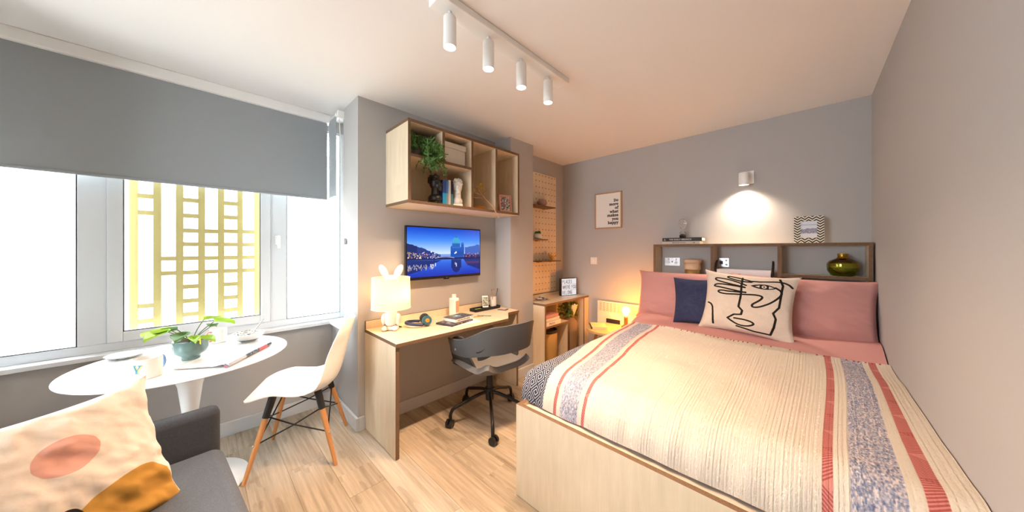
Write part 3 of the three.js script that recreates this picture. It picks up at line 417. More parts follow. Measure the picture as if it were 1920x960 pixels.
{ // television
  const t = thing('television', 'flat wall television showing a blue evening city by a river', 'television', [-2.28, 1.2975, -1.523], Math.PI / 2), w = 0.77, h = 0.445;
  part(t, 'housing', join([bx(w, h, 0.022, 0, 0, -0.014, 0.004), bx(0.05, 0.012, 0.02, 0, -h / 2 - 0.004, -0.012, 0.003)]), M(0x0d0d0f, 0.35)); part(t, 'wall_mount', bx(0.24, 0.2, 0.054, 0, 0, -0.052, 0.004), blackMetal);
  const tex = canvasTex(1024, 592, (c, W, H) => {
    let g = c.createLinearGradient(0, 0, 0, 310); g.addColorStop(0, '#0a43c4'); g.addColorStop(0.45, '#3f83ea'); g.addColorStop(1, '#c7dcf8'); c.fillStyle = g; c.fillRect(0, 0, W, 320);
    g = c.createLinearGradient(0, 330, 0, H); g.addColorStop(0, '#7f9fe8'); g.addColorStop(0.35, '#2c66d8'); g.addColorStop(1, '#0a2fae'); c.fillStyle = g; c.fillRect(0, 320, W, H - 320);
    const bld = (x0, x1, top0, top1, base, col) => { c.fillStyle = col; c.beginPath(); c.moveTo(x0, base); for (let x = x0; x <= x1; x += 12) c.lineTo(x, lerp(top0, top1, (x - x0) / (x1 - x0)) + 16 * (hash(Math.floor(x / 40), 3) - 0.5)); c.lineTo(x1, base); c.fill(); };
    bld(0, 430, 190, 330, 372, '#24387f'); bld(0, 120, 195, 220, 372, '#1a2a66'); bld(740, W, 330, 250, 380, '#2a2f66'); bld(780, W, 230, 190, 330, '#3f63b8');
    c.fillStyle = '#1d56b4'; c.fillRect(565, 230, 205, 140); c.fillRect(722, 190, 42, 140); c.fillRect(570, 215, 30, 60); c.fillStyle = '#2a6fc0'; c.fillRect(588, 175, 120, 70); c.fillStyle = '#3fa0c8'; c.beginPath(); c.ellipse(648, 180, 60, 76, 0, Math.PI, 0); c.fill(); c.fillStyle = '#2a6fc0'; c.fillRect(638, 78, 20, 34); c.fillRect(645, 48, 6, 40); c.beginPath(); c.ellipse(743, 192, 21, 26, 0, Math.PI, 0); c.fill(); c.fillStyle = '#153d8c'; for (let i = 0; i < 9; i++) c.fillRect(574 + i * 21, 285, 9, 60); for (let i = 0; i < 6; i++) c.fillRect(598 + i * 18, 190, 7, 40);
    c.fillStyle = '#162559'; c.fillRect(0, 366, W, 24); c.strokeStyle = '#17255c'; c.lineWidth = 20; c.beginPath(); c.moveTo(330, 388); c.quadraticCurveTo(480, 330, 650, 384); c.stroke(); c.strokeStyle = '#c9ccf0'; c.lineWidth = 6; c.beginPath(); c.moveTo(350, 372); c.quadraticCurveTo(480, 340, 620, 372); c.stroke();
    const lit = (n, x0, x1, y0, y1, cs) => { for (let i = 0; i < n; i++) { c.fillStyle = cs[Math.floor(rnd() * cs.length)]; c.fillRect(rr(x0, x1), rr(y0, y1), rr(3, 10), rr(5, 14)); } };
    lit(70, 5, 250, 290, 365, ['#ffe9b0', '#ffcf8a', '#fff6e0', '#c86a5a']); lit(20, 260, 420, 320, 365, ['#f2d8ff', '#ffe9c8']); lit(40, 760, 1010, 300, 360, ['#c45a4a', '#8a3f5c', '#f0b48a']); c.fillStyle = '#ffffff'; for (const [x, y, r] of [[645, 300, 12], [300, 292, 10], [345, 312, 8], [628, 312, 9]]) { c.beginPath(); c.arc(x, y, r, 0, 7); c.fill(); }
    c.fillStyle = 'rgba(12,28,88,0.75)'; c.beginPath(); c.moveTo(0, 390); c.lineTo(440, 395); c.lineTo(150, 520); c.lineTo(0, 560); c.fill(); c.fillRect(575, 392, 150, 110); c.beginPath(); c.ellipse(648, 500, 60, 60, 0, 0, Math.PI); c.fill(); c.beginPath(); c.moveTo(760, 390); c.lineTo(W, 390); c.lineTo(W, 540); c.lineTo(820, 470); c.fill();
    for (let i = 0; i < 60; i++) { c.fillStyle = ['#ffe7b0', '#ffd08a', '#fff3da'][i % 3]; const x = i < 40 ? rr(5, 240) : rr(280, 330); c.globalAlpha = 0.7; c.fillRect(x, rr(440, 490), rr(4, 9), rr(10, 34)); } c.globalAlpha = 0.9; c.fillStyle = '#ffffff'; c.fillRect(350, 430, 10, 40); c.fillRect(645, 440, 10, 46); c.fillRect(630, 430, 8, 30); c.fillStyle = '#8a3a58'; c.globalAlpha = 0.5; c.fillRect(790, 420, 220, 30); c.globalAlpha = 1;
  });
  part(t, 'screen', new THREE.PlaneGeometry(w - 0.022, h - 0.036).translate(0, 0.006, -0.0025), new THREE.MeshStandardMaterial({ color: 0x050505, roughness: 0.2, emissive: 0xffffff, emissiveMap: tex, emissiveIntensity: 1.0 }));
  const logo = textTex(128, 64, '#0d0d0f', [['LG', 64, 48, 'bold 44px sans-serif', '#b9b9bd', 'center']]); part(t, 'logo', new THREE.PlaneGeometry(0.03, 0.011).translate(0, -h / 2 + 0.0065, -0.0025), M(0xffffff, 0.4, { map: logo }));
  const l = new THREE.RectAreaLight(0x5c8cf0, 0.5, w - 0.03, h - 0.04); l.position.set(0, 0, 0.004); l.rotation.y = Math.PI; t.add(l);
}
const DY = 0.7365;
{ // rabbit lamp
  const t = thing('table_lamp', 'lit white rabbit figure lamp with a drum shade on the desk', 'lamp', [-2.20, DY, -0.985], 0.9), cer = M(0xeee9e0, 0.3);
  const body = join([lathe([[0, 0.03], [0.03, 0.028], [0.043, 0.05], [0.046, 0.09], [0.04, 0.13], [0.036, 0.17], [0.02, 0.175], [0, 0.175]], 28), sph(0.03, 0, 0, 0, 18).scale(0.75, 1.5, 0.9).translate(-0.048, 0.075, 0.0), sph(0.03, 0, 0, 0, 18).scale(0.75, 1.5, 0.9).translate(0.048, 0.075, 0.0), sph(0.022, 0, 0, 0, 16).scale(1, 0.8, 1.6).translate(-0.035, 0.018, 0.03), sph(0.022, 0, 0, 0, 16).scale(1, 0.8, 1.6).translate(0.035, 0.018, 0.03), bx(0.10, 0.03, 0.075, 0, 0.017, 0.0, 0.012)]);
  part(t, 'rabbit_body', body, cer); part(t, 'cord', tube([[0.03, 0.01, -0.035], [0.06, 0.004, -0.06], [0.03, 0.004, -0.09]], 0.003, 16), blackPlastic);
  for (const s of [-1, 1]) part(t, 'rabbit_ear', place(sph(0.05, 0, 0, 0, 20).scale(0.52, 1.1, 0.26), s * 0.052, 0.43, 0, 0, 0, -s * 0.5), cer);
  part(t, 'rabbit_head', lathe([[0, 0.175], [0.03, 0.18], [0.034, 0.25], [0.045, 0.33], [0.05, 0.38], [0.03, 0.40], [0, 0.405]], 24), cer);
  const sg = join([new THREE.CylinderGeometry(0.132, 0.136, 0.225, 56, 1, true).translate(0, 0.272, 0)]), shade = MP(0xf0dfc0, 1.0, { transmission: 0.55, thickness: 0, side: THREE.DoubleSide });
  const sh = part(t, 'lamp_shade', sg, shade, 'cream drum lamp shade'); part(sh, 'rim', join([new THREE.TorusGeometry(0.132, 0.002, 8, 56).rotateX(Math.PI / 2).translate(0, 0.3845, 0), new THREE.TorusGeometry(0.136, 0.002, 8, 56).rotateX(Math.PI / 2).translate(0, 0.16, 0)]), white);
  for (const [x, z] of [[0.075, 0.02], [-0.075, -0.02]]) { part(t, 'bulb', sph(0.022, x, 0.27, z, 16), new THREE.MeshStandardMaterial({ color: 0xffffff, emissive: 0xffd9a0, emissiveIntensity: 2 })); const l = new THREE.PointLight(0xffcf94, 0.12); l.position.set(x, 0.27, z); l.castShadow = true; l.shadow.radius = 1.1; t.add(l); }
}
{ // headphones
  const t = thing('headphones', 'navy blue headphones with orange cups lying on the desk', 'headphones', [-2.15, DY, -1.215], 1.25), navy = M(0x1f2c52, 0.35), teal = M(0x2c5c66, 0.35), og = M(0xd08c3c, 0.4, { metalness: 0.4 });
  const band = []; for (let k = 0; k <= 10; k++) { const a = Math.PI * k / 10; band.push(V(-0.02 - 0.085 * Math.sin(a) * 1.25, 0.02 + 0.012 * Math.sin(a), 0.07 * Math.cos(a))); } part(t, 'headband', tube(band, 0.0115, 40, 10), navy);
  for (const s of [-1, 1]) { const g = part(t, 'ear_cup', join([cyl(0.037, 0.037, 0.022, 0, 0, 0, 36), cyl(0.03, 0.037, 0.014, 0, 0.017, 0, 36)]).rotateX(s * Math.PI / 2 * 0.86).translate(0.02, 0.044, s * 0.045), s > 0 ? teal : navy); part(g, 'cup_disc', cyl(0.016, 0.016, 0.005, 0, 0.026, 0, 24).rotateX(s * Math.PI / 2 * 0.86).translate(0.02, 0.044, s * 0.045), og); part(g, 'ear_pad', new THREE.TorusGeometry(0.028, 0.011, 10, 30).translate(0, 0, -s * 0.016).rotateX(-s * 0.2).translate(0.02, 0.044, s * 0.045), M(0x22242c, 0.8)); }
}
{ // papers and books
  const bt = canvasTex(512, 360, (c, w, h) => { c.fillStyle = '#22262f'; c.fillRect(0, 0, w, h); for (let i = 0; i < 240; i++) { c.fillStyle = ['#2e3f6a', '#3b4a58', '#8fb4d8', '#14161c', '#c9d2dc', '#4a6f9c'][Math.floor(rnd() * 6)]; c.globalAlpha = rr(0.2, 0.7); c.beginPath(); c.ellipse(rnd() * w, rnd() * h, rr(4, 26), rr(4, 14), rnd() * 3, 0, 7); c.fill(); } c.globalAlpha = 1; c.fillStyle = '#3f93c4'; c.beginPath(); c.arc(250, 160, 70, 0, 7); c.fill(); c.fillStyle = '#cfe4f4'; c.beginPath(); c.arc(235, 145, 30, 0, 7); c.fill(); });
  const zt = canvasTex(512, 360, (c, w, h) => { c.fillStyle = '#2a2c36'; c.fillRect(0, 0, w, h); for (let i = 0; i < 260; i++) { c.fillStyle = ['#15161b', '#d8d4ce', '#4d566e', '#7a7f90', '#c8823c'][Math.floor(rnd() * 5)]; c.globalAlpha = rr(0.4, 0.9); c.fillRect(rnd() * w, rnd() * h, rr(8, 40), rr(8, 30)); } c.globalAlpha = 1; });
  const uvTop = (g, w, d) => { const q = g.attributes.uv, p = g.attributes.position; for (let i = 0; i < q.count; i++) q.setXY(i, p.getX(i) / w + 0.5, 0.5 - p.getZ(i) / d); return g; };
  const RY = Math.PI / 2 + 0.12;
  solo('paper_sheet', 'white paper sheet under the books on the desk', 'paper', place(span(-0.15, 0.15, 0, 0.0012, -0.105, 0.105), -2.03, DY, -1.475, 0, RY - 0.18), M(0xe9e6e4, 0.8));
  const a = thing('magazine', 'dark patterned magazine under the boxed book on the desk', 'magazine', [-2.045, DY + 0.0016, -1.44], RY + 0.1); part(a, 'cover', uvTop(span(-0.125, 0.125, 0, 0.012, -0.085, 0.085, 0.001), 0.25, 0.17), M(0xffffff, 0.35, { map: zt }));
  part(a, 'pages', span(-0.123, 0.123, 0.002, 0.010, -0.0856, 0.0845), M(0xd9d6d2, 0.8));
  const b = thing('book', 'dark city lights book with white edges on the desk', 'book', [-2.065, DY + 0.0138, -1.49], RY + 0.05); part(b, 'pages', bx(0.206, 0.024, 0.14, 0, 0.0135, 0, 0.001), M(0xe9e6e0, 0.8)); part(b, 'cover', uvTop(bx(0.21, 0.0025, 0.144, 0, 0.0272, 0, 0.0008), 0.21, 0.144), M(0xffffff, 0.3, { map: bt })); const sp = canvasTex(512, 60, (c) => { c.fillStyle = '#efece6'; c.fillRect(0, 0, 512, 60); c.fillStyle = '#22242a'; for (let x = 60; x < 420; x += 24) c.fillRect(x, 14, rr(8, 18), 30); c.fillRect(464, 18, 20, 22); }); part(b, 'spine', new THREE.PlaneGeometry(0.206, 0.024).translate(0, 0.0135, 0.0708), M(0xffffff, 0.6, { map: sp }));
  // bottle
  const o = thing('bottle', 'white bottle with a coppery picture label on the desk', 'bottle', [-2.235, DY, -1.565], 0.3), lt = canvasTex(256, 256, (c) => { c.fillStyle = '#c99f7c'; c.fillRect(0, 0, 256, 256); for (let i = 0; i < 120; i++) { c.fillStyle = ['#a0705c', '#8f5a50', '#e0b88c', '#d6a070', '#7a4a48'][Math.floor(rnd() * 5)]; c.globalAlpha = 0.6; c.fillRect(rnd() * 256, rnd() * 256, rr(6, 30), rr(20, 90)); } c.globalAlpha = 1; });
  part(o, 'bottle_body', bx(0.075, 0.165, 0.06, 0, 0.0825, 0, 0.014, 4), whiteGloss); part(o, 'picture_label', bx(0.002, 0.10, 0.045, 0.0375, 0.09, 0, 0.0005), M(0xffffff, 0.4, { map: lt })); part(o, 'cap', cyl(0.019, 0.019, 0.03, 0, 0.18, 0), white);
  // tray with phone, cup, notes
  const tr = thing('desk_tray', 'long black desk tray holding phone and pencil cup', 'tray', [-2.27, DY, -1.96], 0), dk = M(0x1d2026, 0.6); part(tr, 'tray_body', join([bx(0.09, 0.006, 0.32, 0, 0.003, 0, 0.001), bx(0.005, 0.028, 0.32, 0.0425, 0.014, 0, 0.001), bx(0.005, 0.028, 0.32, -0.0425, 0.014, 0, 0.001), bx(0.09, 0.028, 0.005, 0, 0.014, 0.1575, 0.001), bx(0.09, 0.028, 0.005, 0, 0.014, -0.1575, 0.001), bx(0.08, 0.016, 0.16, 0, 0.012, -0.075, 0.001)]), dk);
  solo('sticky_notes', 'bright green sticky notes in the black desk tray', 'notes', bx(0.05, 0.012, 0.07, -2.265, DY + 0.0125, -1.875, 0.001), M(0x9fc96a, 0.8));
  const ph = thing('smartphone', 'white smartphone propped upright in the black desk tray', 'phone', [-2.262, DY + 0.0215, -1.955], 1.0); ph.rotation.order = 'YXZ'; ph.rotation.x = -0.45; const st = canvasTex(128, 256, (c) => { c.fillStyle = '#3e5a66'; c.fillRect(0, 0, 128, 256); for (let i = 0; i < 24; i++) { c.fillStyle = ['#d8e0dc', '#8fb0a0', '#c9a070', '#5a8a78', '#e6d0b0'][i % 5]; c.fillRect(10 + (i % 4) * 29, 18 + Math.floor(i / 4) * 38, 20, 22); } });
  part(ph, 'phone_body', bx(0.058, 0.118, 0.008, 0, 0.059, 0, 0.003), whiteGloss); part(ph, 'phone_screen', new THREE.PlaneGeometry(0.05, 0.09).translate(0, 0.059, 0.0043), M(0xffffff, 0.2, { map: st }));
  const cup = thing('pencil_cup', 'white cylinder pencil cup in the black desk tray', 'cup', [-2.272, DY + 0.0205, -2.065]); part(cup, 'cup_body', lathe([[0, 0], [0.03, 0], [0.031, 0.002], [0.031, 0.095], [0.028, 0.095], [0.028, 0.005], [0, 0.005]]), M(0xdedbd5, 0.5));
  const pc = [['pencil', 'brown pencil leaning outward in the white cup, nearest the phone', 0.016, 0.02, 0xb27c58, 0.02, 0.035], ['pencil', 'pencil with dark tip standing in the white cup', 0.004, 0.008, 0xcdc4b4, -0.004, 0.014], ['pencil', 'orange pencil standing upright in the white cup', -0.004, -0.006, 0xc08a5c, -0.006, -0.012], ['pen', 'slim navy pen leaning in the white cup', -0.008, -0.018, 0x2f4470, 0.012, -0.042], ['pencil', 'grey pencil leaning farthest out of the white cup', 0.0, -0.02, 0x9a948c, -0.01, -0.05]];
  pc.forEach(([n, lb, x, z, col, dx, dz]) => { const q = thing(n, lb, n, [-2.272 + x * 0.5, DY + 0.026, -2.065 + z * 0.5]); const e = V(dx, 0.155, dz); part(q, 'barrel', bar(V(0, 0.004, 0), e, 0.0034, 0.0034, 6), M(col, 0.5)); part(q, 'tip', bar(e, e.clone().multiplyScalar(1.08), 0.0034, 0.0008, 6), M(n === 'pen' ? 0x22335a : 0x3a2c22, 0.6)); });
  const np = thing('notepad', 'small dark notepad with a pinkish cover by the pillar', 'notepad', [-2.14, DY, -2.075], 0.35); part(np, 'cover', bx(0.085, 0.006, 0.07, 0, 0.003, 0, 0.001), M(0x2b2622, 0.6)); part(np, 'page_block', bx(0.08, 0.008, 0.064, 0, 0.0105, 0, 0.001), M(0xcdb6a6, 0.7));
  for (const [n, lb, x, z, ry, col] of [['pencil', 'tan pencil lying flat on the desk beside the papers', -2.075, -1.68, 1.15, 0xc09868], ['pen', 'teal pen lying flat on the desk beside the tan pencil', -2.055, -1.755, 0.65, 0x4f8f96]]) { const q = thing(n, lb, n, [x, DY + 0.004, z], ry); part(q, 'barrel', bar(V(-0.06, 0, 0), V(0.055, 0, 0), 0.0038, 0.0038, 6), M(col, 0.5)); part(q, 'tip', bar(V(0.055, 0, 0), V(0.07, 0, 0), 0.0038, 0.0008, 6), M(0x3a2f28, 0.6)); }
}

// ---------------------------------------------------------------- office chair
{
  const t = thing('office_chair', 'grey shell swivel chair on black castors at the desk', 'office chair', [-1.79, 0, -1.59], -0.10);   // faces -x
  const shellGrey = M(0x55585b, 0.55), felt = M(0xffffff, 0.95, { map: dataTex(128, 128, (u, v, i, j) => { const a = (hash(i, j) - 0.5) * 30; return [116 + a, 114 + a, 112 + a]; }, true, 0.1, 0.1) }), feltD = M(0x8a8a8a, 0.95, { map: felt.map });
  // padded bucket: seat pan whose sides fold up
  part(t, 'seat', sheet(34, 34, (u, v) => { const a = u * 2 - 1, b = v * 2 - 1;                    // a: across z, b: front (-1) to rear (1)
    const w = 0.215 * Math.sqrt(1 - 0.35 * Math.pow(Math.max(0, b), 3)) - 0.02 * Math.pow(Math.max(0, -b), 3), x = b * 0.23 + 0.01;
    return [x, 0.452 + 0.035 * Math.pow(Math.abs(a), 4) + 0.045 * smooth(0.55, 1, b) - 0.012 * smooth(-0.6, -1, b), a * w]; }, 0.04), felt);
  // wrap-around back band, open at the front
  const band = (y0, y1, r0, r1, th, a0, a1) => { const f = (u, v) => { const a = lerp(a0, a1, u), e = Math.pow(Math.abs(Math.cos(a)), 0.75) * Math.sign(Math.cos(a)), q = Math.pow(Math.abs(Math.sin(a)), 0.75) * Math.sign(Math.sin(a)); const r = lerp(r0, r1, v), y = lerp(y0 - 0.05 * smooth(0.15, 0.5, Math.abs(u - 0.5)) , y1 - 0.14 * smooth(0.1, 0.5, Math.abs(u - 0.5)), v); return [0.01 + r * 1.02 * e, y, r * 1.0 * q]; }; return sheet(60, 8, f, th); };
  const bb = part(t, 'back_band', band(0.60, 0.80, 0.272, 0.297, 0.012, -1.95, 1.95), shellGrey);
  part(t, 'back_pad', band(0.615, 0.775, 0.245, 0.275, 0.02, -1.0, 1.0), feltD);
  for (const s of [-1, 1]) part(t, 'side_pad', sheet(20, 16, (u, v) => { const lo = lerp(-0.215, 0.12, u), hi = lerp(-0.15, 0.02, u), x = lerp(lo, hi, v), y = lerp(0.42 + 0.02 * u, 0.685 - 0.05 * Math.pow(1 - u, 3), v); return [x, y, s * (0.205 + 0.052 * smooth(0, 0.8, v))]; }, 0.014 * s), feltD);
  for (const s of [-1, 1]) for (const y of [0.60, 0.655]) part(bb, 'bolt', cyl(0.008, 0.008, 0.008, 0, 0, 0, 16).rotateX(Math.PI / 2).translate(-0.02, y, s * 0.292), M(0xd9d6cf, 0.3, { metalness: 0.6 }));
  part(t, 'under_plate', bx(0.17, 0.03, 0.17, 0, 0.41, 0, 0.008), blackMetal); part(t, 'gas_lift', join([cyl(0.026, 0.026, 0.2, 0, 0.30, 0), cyl(0.014, 0.014, 0.12, 0, 0.36, 0), cyl(0.036, 0.032, 0.09, 0, 0.20, 0)]), blackMetal);
  const ends = [[-0.10, 0.29], [0.27, 0.17], [-0.335, 0.005], [-0.105, -0.305], [0.265, -0.185]];
  for (const [x, z] of ends) { part(t, 'leg', tube([[0.0, 0.215, 0], [x * 0.25, 0.205, z * 0.25], [x * 0.72, 0.155, z * 0.72], [x * 0.94, 0.125, z * 0.94], [x, 0.085, z], [x, 0.055, z]], 0.0125, 40, 10), blackMetal); const a = Math.atan2(-z, x) + 0.9; const c = new THREE.Group(); const g = join([cyl(0.028, 0.028, 0.018, 0, 0, 0, 24).rotateX(Math.PI / 2).translate(0.008, 0.028, 0.016), cyl(0.028, 0.028, 0.018, 0, 0, 0, 24).rotateX(Math.PI / 2).translate(0.008, 0.028, -0.016), new THREE.CylinderGeometry(0.032, 0.032, 0.022, 20, 1, false, -1.6, 3.2).rotateX(Math.PI / 2).translate(0.006, 0.032, 0)]); part(t, 'castor', g.rotateY(a).translate(x, 0.001, z), blackPlastic); }
}
// ---------------------------------------------------------------- moulded chair with beech legs
{
  const t = thing('dining_chair', 'white moulded shell chair with tapered beech legs by the table', 'chair', [-2.385, 0, -0.47], 0);
  const f = V(-0.416, 0, 0.909), turn = Math.atan2(f.x, f.z); t.rotation.y = turn;                  // local +z is the front
  const prof = [[0.245, 0.452], [0.20, 0.464], [0.12, 0.462], [0.02, 0.443], [-0.08, 0.432], [-0.155, 0.442], [-0.205, 0.485], [-0.232, 0.56], [-0.255, 0.66], [-0.28, 0.76], [-0.30, 0.835], [-0.308, 0.862]].map(([z, y]) => V(0, y, z)), c = new THREE.CatmullRomCurve3(prof);
  const half = (v) => v < 0.06 ? 0.17 + 0.055 * Math.sqrt(v / 0.06) : v < 0.5 ? lerp(0.225, 0.238, smooth(0.06, 0.35, v)) : v < 0.86 ? lerp(0.238, 0.205, smooth(0.5, 0.86, v)) : 0.205 * Math.sqrt(Math.max(0.22, 1 - Math.pow((v - 0.86) / 0.145, 2)));
  part(t, 'seat_shell', sheet(40, 60, (u, v) => { const a = u * 2 - 1, p = c.getPointAt(v), tg = c.getTangentAt(v), n = V(0, -tg.z, tg.y); const h = half(v), bend = (0.030 + 0.045 * smooth(0.3, 0.55, v) * (1 - 0.6 * smooth(0.7, 1, v))) * Math.pow(Math.abs(a), 2.4) * smooth(0.02, 0.2, v); return [a * h, p.y + n.y * bend, p.z + n.z * bend]; }, 0.006), M(0xf3f2ef, 0.3));
  const L = { fr: [0.225, 0.225], fl: [-0.225, 0.225], rr: [0.225, -0.23], rl: [-0.225, -0.23] }, tops = {};
  for (const k in L) { const [x, z] = L[k], top = V(x * 0.62, 0.435, z * 0.52), foot = V(x, 0.001, z), mid = top.clone().lerp(foot, 0.24); tops[k] = [top, foot]; part(t, 'leg', bar(foot, mid, 0.0105, 0.0165, 18), beech); part(t, 'leg_socket', join([bar(mid, top, 0.0185, 0.021, 18), sph(0.021, top.x, top.y, top.z, 14)]), blackPlastic); }
  const at = (k, s) => tops[k][0].clone().lerp(tops[k][1], s), rods = [], X = (a, b) => { const A = at(a, 0.22), B = at(b, 0.55), C = at(b, 0.22), D = at(a, 0.55); const m = A.clone().add(B).add(C).add(D).multiplyScalar(0.25); rods.push(bar(A, m, 0.0042), bar(B, m, 0.0042), bar(C, m, 0.0042), bar(D, m, 0.0042)); };
  X('fr', 'fl'); X('fr', 'rr'); X('fl', 'rl'); X('rr', 'rl'); part(t, 'wire_brace', join(rods), blackMetal);
  for (const k in L) { const p = at(k, 0.55); part(t, 'bolt', sph(0.006, p.x * 1.07, p.y, p.z * 1.07, 10), chrome); }
}
// ---------------------------------------------------------------- tulip table and what stands on it
const TC = V(-2.45, 0, 0.035), TY = 0.7325;
{
  const t = thing('tulip_table', 'round white tulip table on one stem in the window bay', 'table', [TC.x, 0, TC.z]);
  part(t, 'table_top', lathe([[0, 0.714], [0.30, 0.714], [0.415, 0.722], [0.43, 0.727], [0.43, 0.730], [0.427, 0.732], [0, 0.732]], 72), M(0xf4f4f3, 0.18)); part(t, 'stem', lathe([[0.05, 0.055], [0.034, 0.12], [0.028, 0.25], [0.032, 0.42], [0.05, 0.58], [0.085, 0.68], [0.11, 0.714]], 40), M(0xf2f2f1, 0.25)); part(t, 'foot', lathe([[0, 0], [0.245, 0], [0.25, 0.004], [0.245, 0.009], [0.15, 0.022], [0.08, 0.04], [0.05, 0.055]], 60), M(0xf2f2f1, 0.25));
}
function mug(label, x, z, turn, letter, cols, hcol, r = 0.044, h = 0.088) {
  const t = thing('mug', label, 'mug', [x, TY, z], turn); part(t, 'mug_body', lathe([[0, 0], [r * 0.95, 0], [r, 0.004], [r, h], [r - 0.004, h + 0.001], [r - 0.005, 0.006], [0, 0.006]], 40), M(0xe8e6e1, 0.25));
  part(t, 'handle', tube([[0, h * 0.82, r - 0.004], [0, h * 0.86, r + 0.02], [0, h * 0.5, r + 0.03], [0, h * 0.22, r + 0.016], [0, h * 0.2, r - 0.004]], 0.0055, 28, 10).rotateY(Math.PI / 2), M(hcol, 0.35));
  const tx = canvasTex(256, 256, (c) => { c.fillStyle = '#e8e6e1'; c.fillRect(0, 0, 256, 256); c.textAlign = 'center'; c.font = 'bold 250px serif'; c.fillStyle = cols[0]; c.fillText(letter, 142, 216); c.fillStyle = cols[1]; c.fillText(letter, 122, 210); });
  part(t, 'letter', new THREE.CylinderGeometry(r + 0.0006, r + 0.0006, 0.055, 12, 1, true, -0.6, 1.2).rotateY(Math.PI).translate(0, 0.048, 0).rotateY(Math.PI * 0.5), M(0xffffff, 0.3, { map: tx })); return t;
}
mug('white mug with a teal and yellow letter Y and blue handle', -2.215, 0.168, 0, 'Y', ['#d8c05a', '#3f8f9c'], 0x7fa3d8, 0.047, 0.09).rotation.y = Math.PI * 0.78;
mug('white mug with a navy letter and pink handle behind the plant', -2.72, -0.085, 0, 'D', ['#8fa8c0', '#2f4a68'], 0xe08f88, 0.042, 0.086).rotation.y = -0.9;
{
  const p = thing('potted_plant', 'young leafy plant in a glazed grey green pot on the table', 'plant', [-2.41, TY, 0.032]); const gl = MP(0x6f8a88, 0.25, { clearcoat: 0.6, map: dataTex(128, 128, (u, v) => { const m = (fbm(u * 14, v * 5, 3) - 0.5) * 80; return [215 + m, 222 + m, 220 + m]; }, true, 1, 1) });
  part(p, 'pot', lathe([[0, 0], [0.036, 0], [0.04, 0.01], [0.038, 0.02], [0.066, 0.04], [0.07, 0.06], [0.071, 0.105], [0.067, 0.105], [0.064, 0.09], [0, 0.088]], 40), gl); part(p, 'soil', cyl(0.063, 0.063, 0.004, 0, 0.09, 0), M(0x3a2e24, 1)); part(p, 'plant_tag', bx(0.05, 0.035, 0.002, 0.064, 0.105, -0.02, 0).rotateY(0.2), M(0xe0d23c, 0.6), 'yellow plant tag');
  const leaf = (l, w) => grid(8, 10, (u, v) => { const a = u * 2 - 1, k = Math.sin(Math.pow(v, 0.75) * Math.PI) * 0.9 + 0.02; return [a * w * k * (1 - 0.12 * Math.sin(v * 26)), 0.018 * a * a - 0.3 * l * v * v * 0.6, v * l]; });
  const st = [[0.06, 0.17, 0.10, 0.9, 0.12], [0.10, 0.15, 0.03, 1.3, 0.11], [-0.02, 0.20, -0.06, -2.4, 0.10], [0.03, 0.19, -0.11, 2.6, 0.10], [-0.05, 0.15, -0.09, -2.0, 0.08], [0.075, 0.12, -0.01, 1.7, 0.08], [0.06, 0.11, -0.05, 2.2, 0.09], [0.03, 0.17, 0.06, 0.4, 0.11], [-0.04, 0.16, 0.09, -0.4, 0.12]];
  st.forEach(([x, y, z, a, l], i) => { part(p, 'stalk', tube([[0, 0.085, 0], [x * 0.4, 0.085 + (y - 0.085) * 0.6, z * 0.4], [x * 0.8, y, z * 0.8]], 0.0022, 14, 6), M(0x5a6a3a, 0.7)); part(p, 'leaf', leaf(l, l * 0.34).rotateY(a).translate(x * 0.8, y, z * 0.8), i % 3 === 1 ? leafG : leafY); });
}
